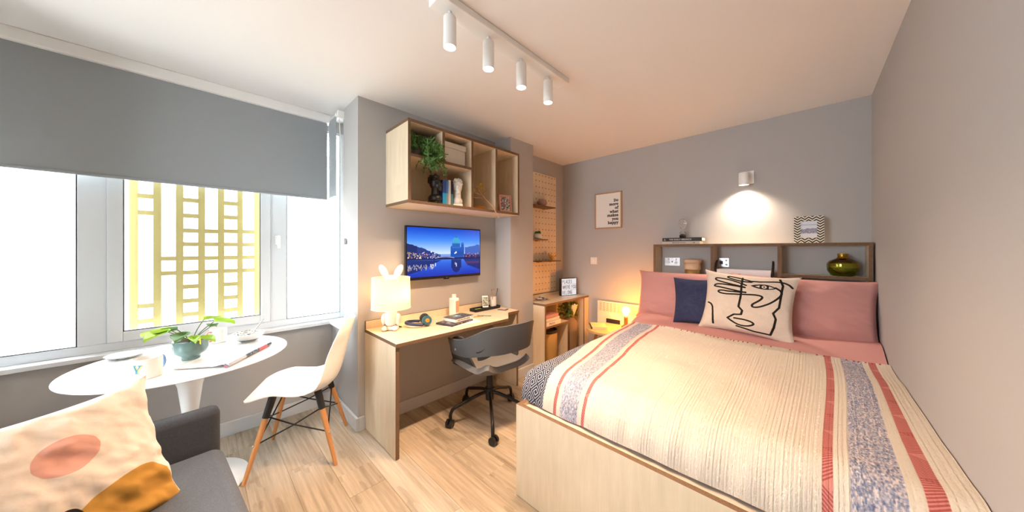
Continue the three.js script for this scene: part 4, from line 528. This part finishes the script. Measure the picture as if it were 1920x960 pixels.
{
  const b = thing('bowl', 'white and blue bowl with a speckled inside on the table', 'bowl', [-2.60, TY, -0.222]), sp = canvasTex(512, 512, (c) => { c.fillStyle = '#e6e2dc'; c.fillRect(0, 0, 512, 512); for (let i = 0; i < 700; i++) { c.fillStyle = rnd() < 0.75 ? '#26262c' : '#33557c'; c.beginPath(); c.ellipse(rnd() * 512, rnd() * 512, rr(4, 9), rr(3, 7), rnd() * 3, 0, 7); c.fill(); } });
  part(b, 'outer_wall', lathe([[0, 0], [0.036, 0], [0.04, 0.006], [0.066, 0.024], [0.086, 0.055]], 44), M(0xe4e4e2, 0.3)); part(b, 'blue_base_ring', lathe([[0.043, 0.0085], [0.06, 0.0195], [0.0605, 0.0185], [0.0435, 0.0075]], 44), M(0x3f5f80, 0.3)); part(b, 'inner_wall', lathe([[0.086, 0.055], [0.083, 0.0555], [0.062, 0.027], [0.035, 0.01], [0, 0.008]], 44), M(0xffffff, 0.3, { map: sp, side: THREE.DoubleSide }));
  const s = thing('spoon', 'metal spoon resting in the speckled bowl', 'spoon', [-2.60, TY + 0.012, -0.222]); part(s, 'handle', bar(V(0.02, 0.014, 0.0), V(-0.065, 0.11, -0.085), 0.003, 0.0038, 8), chrome); part(s, 'spoon_bowl', sph(0.018, 0, 0, 0, 14).scale(1, 0.3, 1.3).translate(0.026, 0.01, 0.006), chrome);
  // open magazine
  const pg = canvasTex(512, 384, (c) => { c.fillStyle = '#eeecec'; c.fillRect(0, 0, 512, 384); c.fillStyle = '#c9ccd4'; c.fillRect(270, 40, 200, 150); c.fillStyle = '#55607a'; c.beginPath(); c.moveTo(30, 330); c.quadraticCurveTo(140, 240, 230, 320); c.quadraticCurveTo(150, 300, 30, 350); c.fill(); c.fillStyle = '#9aa0ac'; for (let y = 220; y < 330; y += 14) c.fillRect(290, y, 170, 4); });
  const mg = thing('magazine', 'open magazine lying across the round white table', 'magazine', [-2.27, TY, -0.10], 0); const dir = V(-0.309, 0, -0.217).normalize(), sd = V(-0.158, 0, 0.191).normalize(); const W = 0.23, Lg = 0.36;
  part(mg, 'pages', sheet(24, 16, (u, v) => { const o = V(0.17, 0, 0.012).addScaledVector(dir, v * Lg).addScaledVector(sd, u * W); return [o.x, 0.0055 + 0.012 * smooth(0.25, 0, u) + 0.003 * Math.sin(u * 5), o.z]; }, 0.004), M(0xffffff, 0.35, { map: pg }));
  const sp2 = canvasTex(64, 512, (c) => { c.fillStyle = '#3a3d45'; c.fillRect(0, 0, 64, 512); c.fillStyle = '#b0b4bc'; c.fillRect(0, 330, 64, 182); c.fillStyle = '#c2505a'; c.fillRect(0, 60, 64, 110); c.fillStyle = '#8a8d94'; for (let i = 0; i < 30; i++) c.fillRect(rr(0, 50), rr(180, 330), 10, 8); });
  const A = V(0.175, 0.013, 0.004), B = A.clone().addScaledVector(dir, Lg); part(mg, 'rolled_spine', bar(A, B, 0.0125, 0.0125, 18), M(0xffffff, 0.3, { map: sp2 }), 'curled dark edge of the magazine');
}
solo('patterned_saucer', 'small black and white patterned saucer at the table edge by the window', 'saucer', place(lathe([[0, 0], [0.04, 0], [0.06, 0.008], [0.075, 0.018], [0.072, 0.019], [0.05, 0.008], [0, 0.006]], 36), -2.70, TY, 0.285), M(0xffffff, 0.3, { map: canvasTex(256, 128, (c) => { c.fillStyle = '#e8e6e2'; c.fillRect(0, 0, 256, 128); c.fillStyle = '#26262a'; for (let i = 0; i < 22; i++) { c.beginPath(); c.ellipse(i * 12, 90 + (i % 2) * 18, 5, 9, 0.5, 0, 7); c.fill(); } }) }));
// ---------------------------------------------------------------- armchair
{
  const t = thing('armchair', 'dark grey fabric armchair beside the round table', 'armchair', [-1.50, 0, 0.27], 0.09), fb = M(0xffffff, 0.95, { map: tweedTex, bumpMap: weaveBump, bumpScale: 0.0008 });
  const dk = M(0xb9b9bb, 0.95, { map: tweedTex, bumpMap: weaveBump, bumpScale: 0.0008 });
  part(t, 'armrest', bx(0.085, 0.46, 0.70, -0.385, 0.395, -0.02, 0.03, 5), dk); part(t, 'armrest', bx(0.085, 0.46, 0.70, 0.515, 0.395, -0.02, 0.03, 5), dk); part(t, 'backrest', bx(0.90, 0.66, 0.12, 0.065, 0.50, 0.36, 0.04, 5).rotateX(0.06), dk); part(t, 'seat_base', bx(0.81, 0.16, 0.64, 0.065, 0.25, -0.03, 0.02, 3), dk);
  part(t, 'seat_cushion', bx(0.80, 0.14, 0.66, 0.065, 0.40, -0.045, 0.045, 6), fb); for (const [x, z] of [[-0.37, -0.32], [0.50, -0.32], [-0.37, 0.34], [0.50, 0.34]]) part(t, 'leg', bar(V(x, 0.001, z), V(x, 0.175, z), 0.014, 0.02, 16), M(0x3a2a20, 0.5));
  const ct = canvasTex(512, 512, (c) => { c.fillStyle = '#e2d6c8'; c.fillRect(0, 0, 512, 512); for (let i = 0; i < 9000; i++) { const s = rr(-10, 10); c.fillStyle = `rgba(${226 + s},${214 + s},${200 + s},0.5)`; c.fillRect(rnd() * 512, rnd() * 512, 5, 2); } c.fillStyle = '#c08f3f'; c.beginPath(); c.moveTo(512, 506); c.lineTo(505, 470); c.bezierCurveTo(500, 330, 430, 300, 330, 330); c.bezierCurveTo(230, 350, 180, 430, 200, 512); c.lineTo(480, 512); c.fill(); c.fillStyle = '#2b211f'; c.beginPath(); c.ellipse(190, 470, 60, 130, 0.3, 0, 7); c.fill(); c.fillStyle = '#d8a394'; c.beginPath(); c.ellipse(250, 180, 70, 60, 0, 0, 7); c.fill(); });
  const right = V(-0.55, 0, -0.83).normalize(), up = V(-0.30, 0.90, 0.28); up.addScaledVector(right, -up.dot(right)).normalize(); const nrm = right.clone().cross(up), m = new THREE.Matrix4().makeBasis(right, up, nrm), cc = V(-1.60, 0.455, 0.05).addScaledVector(right, -0.215).addScaledVector(up, 0.215); m.setPosition(cc);
  solo('cushion', 'cream cushion with a mustard shape leaning in the grey armchair', 'cushion', pillowGeo(0.44, 0.44, 0.13, { bow: 0.08, wr: 0.008, s: 2, ear: 0.05 }).applyMatrix4(m), M(0xffffff, 0.92, { map: ct }));
}

// ---------------------------------------------------------------- alcove: pegboard, bookcase
{
  const t = thing('pegboard', 'tall pale pegboard with small shelves in the alcove', 'pegboard'), z0 = -3.228, z1 = -2.56, y0 = 0.79, y1 = 2.255, X = XL + 0.004;
  part(t, 'board', span(X, X + 0.014, y0, y1, z0, z1, 0.002), birch); const hs = []; for (let y = y0 + 0.045; y < y1; y += 0.0735) for (let z = z0 + 0.03; z < z1; z += 0.0625) hs.push(new THREE.CylinderGeometry(0.0065, 0.0065, 0.0024, 10).rotateZ(Math.PI / 2).translate(X + 0.0141, y, z));
  part(t, 'peg_hole', join(hs), M(0x4a3a28, 0.9)).userData.kind = 'stuff';
  for (const [y, a, b] of [[1.835, -2.62, -3.02], [1.445, -2.58, -2.87], [1.19, -2.755, -3.13]]) { const s = part(t, 'peg_shelf', span(X + 0.0155, -2.195, y - 0.012, y, b, a), plyEdge); for (const z of [a - 0.07, b + 0.07]) part(s, 'peg', cyl(0.006, 0.006, 0.05, 0, 0, 0, 12).rotateZ(Math.PI / 2).translate(X + 0.04, y - 0.018, z), beech); }
  solo('stone', 'rounded pinkish stone on the upper peg shelf', 'stone', place(sph(0.055, 0, 0, 0, 22).scale(1, 0.78, 1.2), -2.255, 1.878, -2.83), M(0xa8877c, 0.8, { bumpMap: plasterBump, bumpScale: 0.004 }));
  const p = thing('small_planter', 'little white planter with a succulent on the middle peg shelf', 'planter', [-2.25, 1.4455, -2.745]); part(p, 'pot', lathe([[0, 0], [0.03, 0], [0.046, 0.012], [0.05, 0.035], [0.04, 0.06], [0.03, 0.065], [0.026, 0.058], [0, 0.055]]), M(0xded9d0, 0.6)); fronds(p, 18, () => [rr(-0.015, 0.015), 0.058, rr(-0.015, 0.015)], 0.05, 0.3, leafG);
  const g = thing('glass_jar', 'small clear glass jar behind the gold coral on the lowest peg shelf', 'jar', [-2.285, 1.1905, -2.93]); part(g, 'jar_body', lathe([[0, 0.002], [0.03, 0], [0.032, 0.07], [0.016, 0.095], [0.016, 0.12], [0.014, 0.12], [0.014, 0.095], [0.029, 0.068], [0.027, 0.005], [0, 0.005]]), MP(0xffffff, 0.04, { transmission: 1, thickness: 0, ior: 1.45 }));
  const c = thing('coral_ornament', 'branching gold coral ornament on the lowest peg shelf', 'ornament', [-2.235, 1.1905, -3.0]), gs = []; for (let i = 0; i < 16; i++) { const a = rnd() * 6.28, l = rr(0.04, 0.085); gs.push(tube([[0, 0.004, 0], [Math.cos(a) * l * 0.4, l * 0.6, Math.sin(a) * l * 0.5], [Math.cos(a + 0.6) * l * 0.7, l * rr(0.7, 1.1), Math.sin(a + 0.6) * l * 0.85]], 0.006, 10, 7)); } part(c, 'branches', join(gs), M(0xc9963f, 0.5));
}
{
  const t = thing('alcove_bookcase', 'low birch ply bookcase in the alcove below the pegboard', 'bookcase'), x0 = XL + 0.002, x1 = -1.97, Y = 0.75, T = 0.022, za = -2.52, zb = -3.285;
  ply(t, 'top_board', x0, x1, Y - T, Y, -3.405, za); ply(t, 'side_panel', x0, x1 - 0.002, 0.003, Y - T, za - T, za); ply(t, 'side_panel', x0, x1 - 0.002, 0.003, Y - T, zb - T, zb); ply(t, 'filler_panel', x1 - 0.02, x1 - 0.002, 0.003, Y - T, -3.405, zb - T); ply(t, 'shelf_board', x0, x1 - 0.004, 0.483, 0.505, -2.97, za - T); ply(t, 'divider', x0, x1 - 0.006, 0.025, 0.483, -2.97, -2.948); ply(t, 'bottom_board', x0, x1 - 0.004, 0.003, 0.025, zb, za - T); part(t, 'back_board', span(x0, x0 + 0.006, 0.025, Y - T, zb, za - T), birch); ply(t, 'upstand', x0 + 0.017, x0 + 0.035, Y, Y + 0.035, -3.40, za);
  const bk = (y, h, w, d, dz, cov, spineT, label) => { const b = thing('book', label, 'book', [-2.06, y, -2.685 + dz], Math.PI / 2); part(b, 'cover', join([bx(w, 0.003, d, 0, 0.0015, 0, 0.001), bx(w, 0.003, d, 0, h - 0.0015, 0, 0.001), bx(w, h, 0.003, 0, h / 2, d / 2 - 0.0015, 0.001)]), cov); part(b, 'pages', bx(w - 0.006, h - 0.006, d - 0.008, 0, h / 2, -0.002, 0), M(0xe6dfd2, 0.9)); if (spineT) part(b, 'spine_print', new THREE.PlaneGeometry(w * 0.9, h * 0.9).translate(0, h / 2, d / 2 + 0.0006), M(0xffffff, 0.6, { map: spineT })); };
  bk(0.5055, 0.05, 0.25, 0.17, 0, M(0xe2ddd4, 0.6), textTex(512, 100, '#e2ddd4', [['PRADA', 60, 76, 'bold 66px serif', '#2a2624'], ['\u2014\u2014', 380, 66, '40px serif', '#8a847c']]), 'thick white lettered book at the bottom of the bookcase stack'); bk(0.556, 0.032, 0.235, 0.16, 0.01, M(0xdad2c8, 0.6), null, 'plain cream book in the middle of the bookcase stack'); bk(0.5885, 0.034, 0.22, 0.15, 0.016, M(0xc48a84, 0.6), null, 'pink book on top of the bookcase stack');
  const k = thing('basket', 'round woven basket with a dark rim under the bookcase shelf', 'basket', [-2.13, 0.0255, -2.74]); part(k, 'basket_body', lathe([[0, 0], [0.10, 0], [0.115, 0.01], [0.13, 0.18], [0.13, 0.37], [0.122, 0.37], [0.12, 0.18], [0.10, 0.02], [0, 0.02]], 36), M(0xc9a05c, 0.85, { bumpMap: weaveBump, bumpScale: 0.003 })); part(k, 'dark_rim', lathe([[0.131, 0.372], [0.133, 0.40], [0.12, 0.405], [0.119, 0.372]], 36), M(0x2a2320, 0.8));
  const p = thing('hanging_planter', 'bushy trailing plant around a pointed cream planter in the bookcase', 'plant', [-2.06, 0.505, -3.12]); part(p, 'planter', join([lathe([[0, 0.0], [0.012, 0.002], [0.03, 0.06], [0.05, 0.11], [0.058, 0.15], [0.052, 0.15], [0.04, 0.1], [0, 0.05]], 24), sph(0.016, 0, 0, 0, 10).scale(0.6, 1, 0.6).translate(0.045, 0.15, 0.03)]).translate(0.03, 0.01, -0.02), M(0xe6d2ac, 0.6)); fronds(p, 70, () => [rr(-0.07, 0.04), rr(0.03, 0.18), rr(-0.09, 0.1)], 0.12, 0.9, MP(0x5a7034, 0.65, { side: THREE.DoubleSide })); part(p, 'plinth_pot', lathe([[0, -0.478], [0.07, -0.478], [0.085, -0.46], [0.09, -0.05], [0.05, 0.0], [0, 0.01]], 28), M(0x8f7458, 0.8), 'brown stand of the planter');
  // light box
  const lb = thing('light_box', 'light box sign with black letters on the bookcase', 'sign', [-2.14, Y + 0.001, -3.225], Math.PI / 2 - 0.28), w = 0.245, h = 0.215; part(lb, 'case', bx(w, h, 0.045, 0, h / 2, -0.024, 0.003), M(0x1a1716, 0.5));
  const tx = canvasTex(768, 672, (c) => { c.fillStyle = '#f1eff2'; c.fillRect(0, 0, 768, 672); c.fillStyle = '#8d5f50'; c.fillRect(0, 218, 768, 10); c.fillRect(0, 444, 768, 10); c.fillStyle = '#1c1a22'; const put = (s, y) => { c.save(); c.translate(26, y); c.scale(0.56, 1); c.font = 'bold 205px sans-serif'; let x = 0; for (const ch of s) { c.fillText(ch, x, 0); x += ch === ' ' ? 70 : 158; } c.restore(); }; put('PLACES', 190); put('WHERE YOU', 412); put('BELONG', 636); });
  part(lb, 'sign_face', new THREE.PlaneGeometry(w - 0.012, h - 0.012).translate(0, h / 2, 0.0005), new THREE.MeshStandardMaterial({ color: 0x222222, roughness: 0.4, emissive: 0xffffff, emissiveMap: tx, emissiveIntensity: 0.75 }));
  const l = new THREE.RectAreaLight(0xf2f0ff, 0.6, w - 0.02, h - 0.02); l.position.set(0, h / 2, 0.004); l.rotation.y = Math.PI; lb.add(l);
  const kn = thing('chain_ornament', 'small silver chain link ornament on the bookcase top', 'ornament', [-2.15, Y + 0.001, -2.64]); for (let i = 0; i < 3; i++) part(kn, 'link', new THREE.TorusGeometry(0.024, 0.0075, 10, 26).scale(1.35, 1, 1).rotateX(i % 2 ? 0.5 : Math.PI / 2 - 0.35).rotateY(0.5).translate(0.01 * i, i % 2 ? 0.0265 : 0.021, -0.045 * i), M(0xb9b6b2, 0.3, { metalness: 0.7 })); part(kn, 'flat_tray', bx(0.11, 0.005, 0.2, 0.0, 0.0025, -0.05, 0.002), M(0xb9aaa0, 0.5));
}
// ---------------------------------------------------------------- back wall
{
  const t = thing('framed_print', 'wood framed typographic print on the grey wall above the switch', 'picture', [-1.7065, 1.79, ZB + 0.002]), w = 0.34, h = 0.43, b = 0.014, wood = M(0xb28a5e, 0.5);
  part(t, 'frame', join([bx(w, b, 0.022, 0, h / 2 - b / 2, 0.011, 0.002), bx(w, b, 0.022, 0, -h / 2 + b / 2, 0.011, 0.002), bx(b, h - 2 * b, 0.022, -w / 2 + b / 2, 0, 0.011, 0.002), bx(b, h - 2 * b, 0.022, w / 2 - b / 2, 0, 0.011, 0.002)]), wood);
  const tx = canvasTex(624, 804, (c) => { c.fillStyle = '#ece7e1'; c.fillRect(0, 0, 624, 804); c.fillStyle = '#1c1a19'; c.font = 'bold 84px serif'; c.textAlign = 'right'; c.strokeStyle = '#1c1a19'; c.lineWidth = 7; c.lineJoin = 'round'; ['Do', 'more', 'of', 'what', 'makes', 'you', 'happy'].forEach((s, i) => (c.fillText(s, 570, 205 + i * 87), c.strokeText(s, 570, 205 + i * 87))); }); part(t, 'print', new THREE.PlaneGeometry(w - 2 * b, h - 2 * b).translate(0, 0, 0.012), M(0xffffff, 0.6, { map: tx })); part(t, 'glazing', new THREE.PlaneGeometry(w - 2 * b, h - 2 * b).translate(0, 0, 0.016), MP(0xffffff, 0.04, { transmission: 1, thickness: 0 }));
  const s = thing('light_switch', 'square white light switch on the grey back wall', 'switch', [-1.897, 1.185, ZB]); part(s, 'plate', bx(0.088, 0.088, 0.009, 0, 0, 0.0055, 0.003), M(0xe3dcd4, 0.4)); part(s, 'rocker', bx(0.026, 0.04, 0.006, 0, 0, 0.011, 0.002), M(0xece6de, 0.35));
  const r = thing('panel_heater', 'cream wall panel heater with a slotted grille by the bed', 'heater', [0, 0, ZB]); const cm = M(0xeadfca, 0.45); part(r, 'casing', span(-1.823, -1.29, 0.40, 0.714, 0.02, 0.06, 0.008), cm); part(r, 'mount', span(-1.75, -1.36, 0.45, 0.66, 0.001, 0.02), M(0x8a8276, 0.7)); part(r, 'grille_recess', span(-1.80, -1.31, 0.594, 0.696, 0.0595, 0.0615), M(0x6f6453, 0.8)); const sl = []; for (let i = 0; i < 8; i++) sl.push(span(-1.80, -1.31, 0.596 + i * 0.0126, 0.6035 + i * 0.0126, 0.0605, 0.067, 0.001)); for (let i = 0; i < 12; i++) sl.push(span(-1.80 + i * 0.0436, -1.797 + i * 0.0436 + 0.003, 0.594, 0.696, 0.0605, 0.068)); part(r, 'grille', join(sl), cm).userData.kind = 'stuff'; const ct = part(r, 'control_slot', bx(0.17, 0.05, 0.006, -1.62, 0.49, 0.061, 0.024, 4), M(0x2e2420, 0.5), 'dark oval control opening');
}
{ // bedside table, book, globe lamp
  const t = thing('bedside_table', 'small round wooden bedside table between heater and bed', 'side table', [-1.53, 0, -3.06]); part(t, 'table_top', cyl(0.235, 0.235, 0.022, 0, 0.469, 0, 48), M(0xd9b77e, 0.5)); for (const a of [0.5, 2.6, 4.7]) part(t, 'leg', bar(V(Math.cos(a) * 0.2, 0.001, Math.sin(a) * 0.2), V(Math.cos(a) * 0.12, 0.46, Math.sin(a) * 0.12), 0.011, 0.016, 14), beech);
  const b = thing('book', 'cream book with a dark spine lying on the bedside table', 'book', [-1.635, 0.481, -3.03], 0.62); part(b, 'pages', bx(0.15, 0.018, 0.20, 0.004, 0.012, 0, 0.001), M(0xe6dcc4, 0.8)); part(b, 'cover', join([bx(0.16, 0.003, 0.21, 0, 0.0015, 0, 0.001), bx(0.16, 0.003, 0.21, 0, 0.0225, 0, 0.001)]), M(0xe0cf9c, 0.6)); part(b, 'spine', bx(0.006, 0.024, 0.21, -0.08, 0.012, 0, 0.002), M(0x23272c, 0.5));
  const l = thing('globe_lamp', 'glowing bare bulb lamp beside the pink pillow', 'lamp', [-1.375, 0.481, -3.14]); part(l, 'lamp_base', lathe([[0, 0], [0.045, 0], [0.048, 0.004], [0.048, 0.03], [0.03, 0.045], [0.02, 0.05], [0.02, 0.12], [0.017, 0.14], [0, 0.14]], 28), M(0xb08a4a, 0.3, { metalness: 0.7 })); part(l, 'bulb', lathe([[0.014, 0.135], [0.018, 0.15], [0.036, 0.18], [0.042, 0.20], [0.036, 0.225], [0.02, 0.238], [0, 0.242]], 30), new THREE.MeshStandardMaterial({ color: 0xffffff, emissive: 0xffc45c, emissiveIntensity: 8 })); const q = new THREE.PointLight(0xffa63c, 0.9); q.position.set(0, 0.2, 0); q.castShadow = true; q.shadow.radius = 2; l.add(q);
}
{ // wall spotlight
  const t = thing('wall_spotlight', 'small white wall spotlight above the headboard', 'spotlight', [-0.40, 1.945, ZB + 0.001]); part(t, 'wall_plate', bx(0.085, 0.11, 0.02, 0.02, 0.02, 0.01, 0.004), white); part(t, 'arm', bx(0.04, 0.03, 0.04, 0.01, 0.03, 0.04, 0.004), white); const h = part(t, 'lamp_head', join([lathe([[0.0, 0.055], [0.036, 0.055], [0.038, 0.05], [0.038, -0.055], [0.034, -0.055], [0.034, -0.045]], 32)]).translate(0, 0.0, 0.085), white); part(h, 'lamp_lens', cyl(0.033, 0.033, 0.004, 0, -0.049, 0.085, 28), new THREE.MeshStandardMaterial({ color: 0xffffff, emissive: 0xfff0dc, emissiveIntensity: 6 }));
  const l = new THREE.SpotLight(0xffe6cc, 3.2, 0, 1.15, 0.7); l.position.set(0, -0.058, 0.085); l.target.position.set(0, -1, 0.0); l.castShadow = true; l.shadow.radius = 1.5; t.add(l, l.target);
}
// ---------------------------------------------------------------- ceiling track
{
  const t = thing('track_light', 'white ceiling track with four lit spotlights', 'track light', [-1.175, HC, 0]); part(t, 'rail', span(-0.05, 0.05, -0.035, -0.001, -1.70, -0.72, 0.004), white);
  for (const z of [-0.80, -1.035, -1.285, -1.535]) { const s = part(t, 'spotlight', join([cyl(0.008, 0.008, 0.03, 0, -0.048, z), lathe([[0, -0.06], [0.026, -0.06], [0.029, -0.064], [0.03, -0.20], [0.027, -0.20], [0.026, -0.19]], 30).translate(0, 0, z)]), white); part(s, 'lamp_lens', cyl(0.0265, 0.0265, 0.004, 0, -0.193, z, 26), new THREE.MeshStandardMaterial({ color: 0xffffff, emissive: 0xfff2e0, emissiveIntensity: 7 })); const l = new THREE.SpotLight(0xffd6ae, 5.6, 0, 1.2, 0.8); l.position.set(0, -0.203, z); l.target.position.set(0, -2.4, z); l.castShadow = true; l.shadow.radius = 1.3; t.add(l, l.target); }
}
renderer.render(scene, camera);
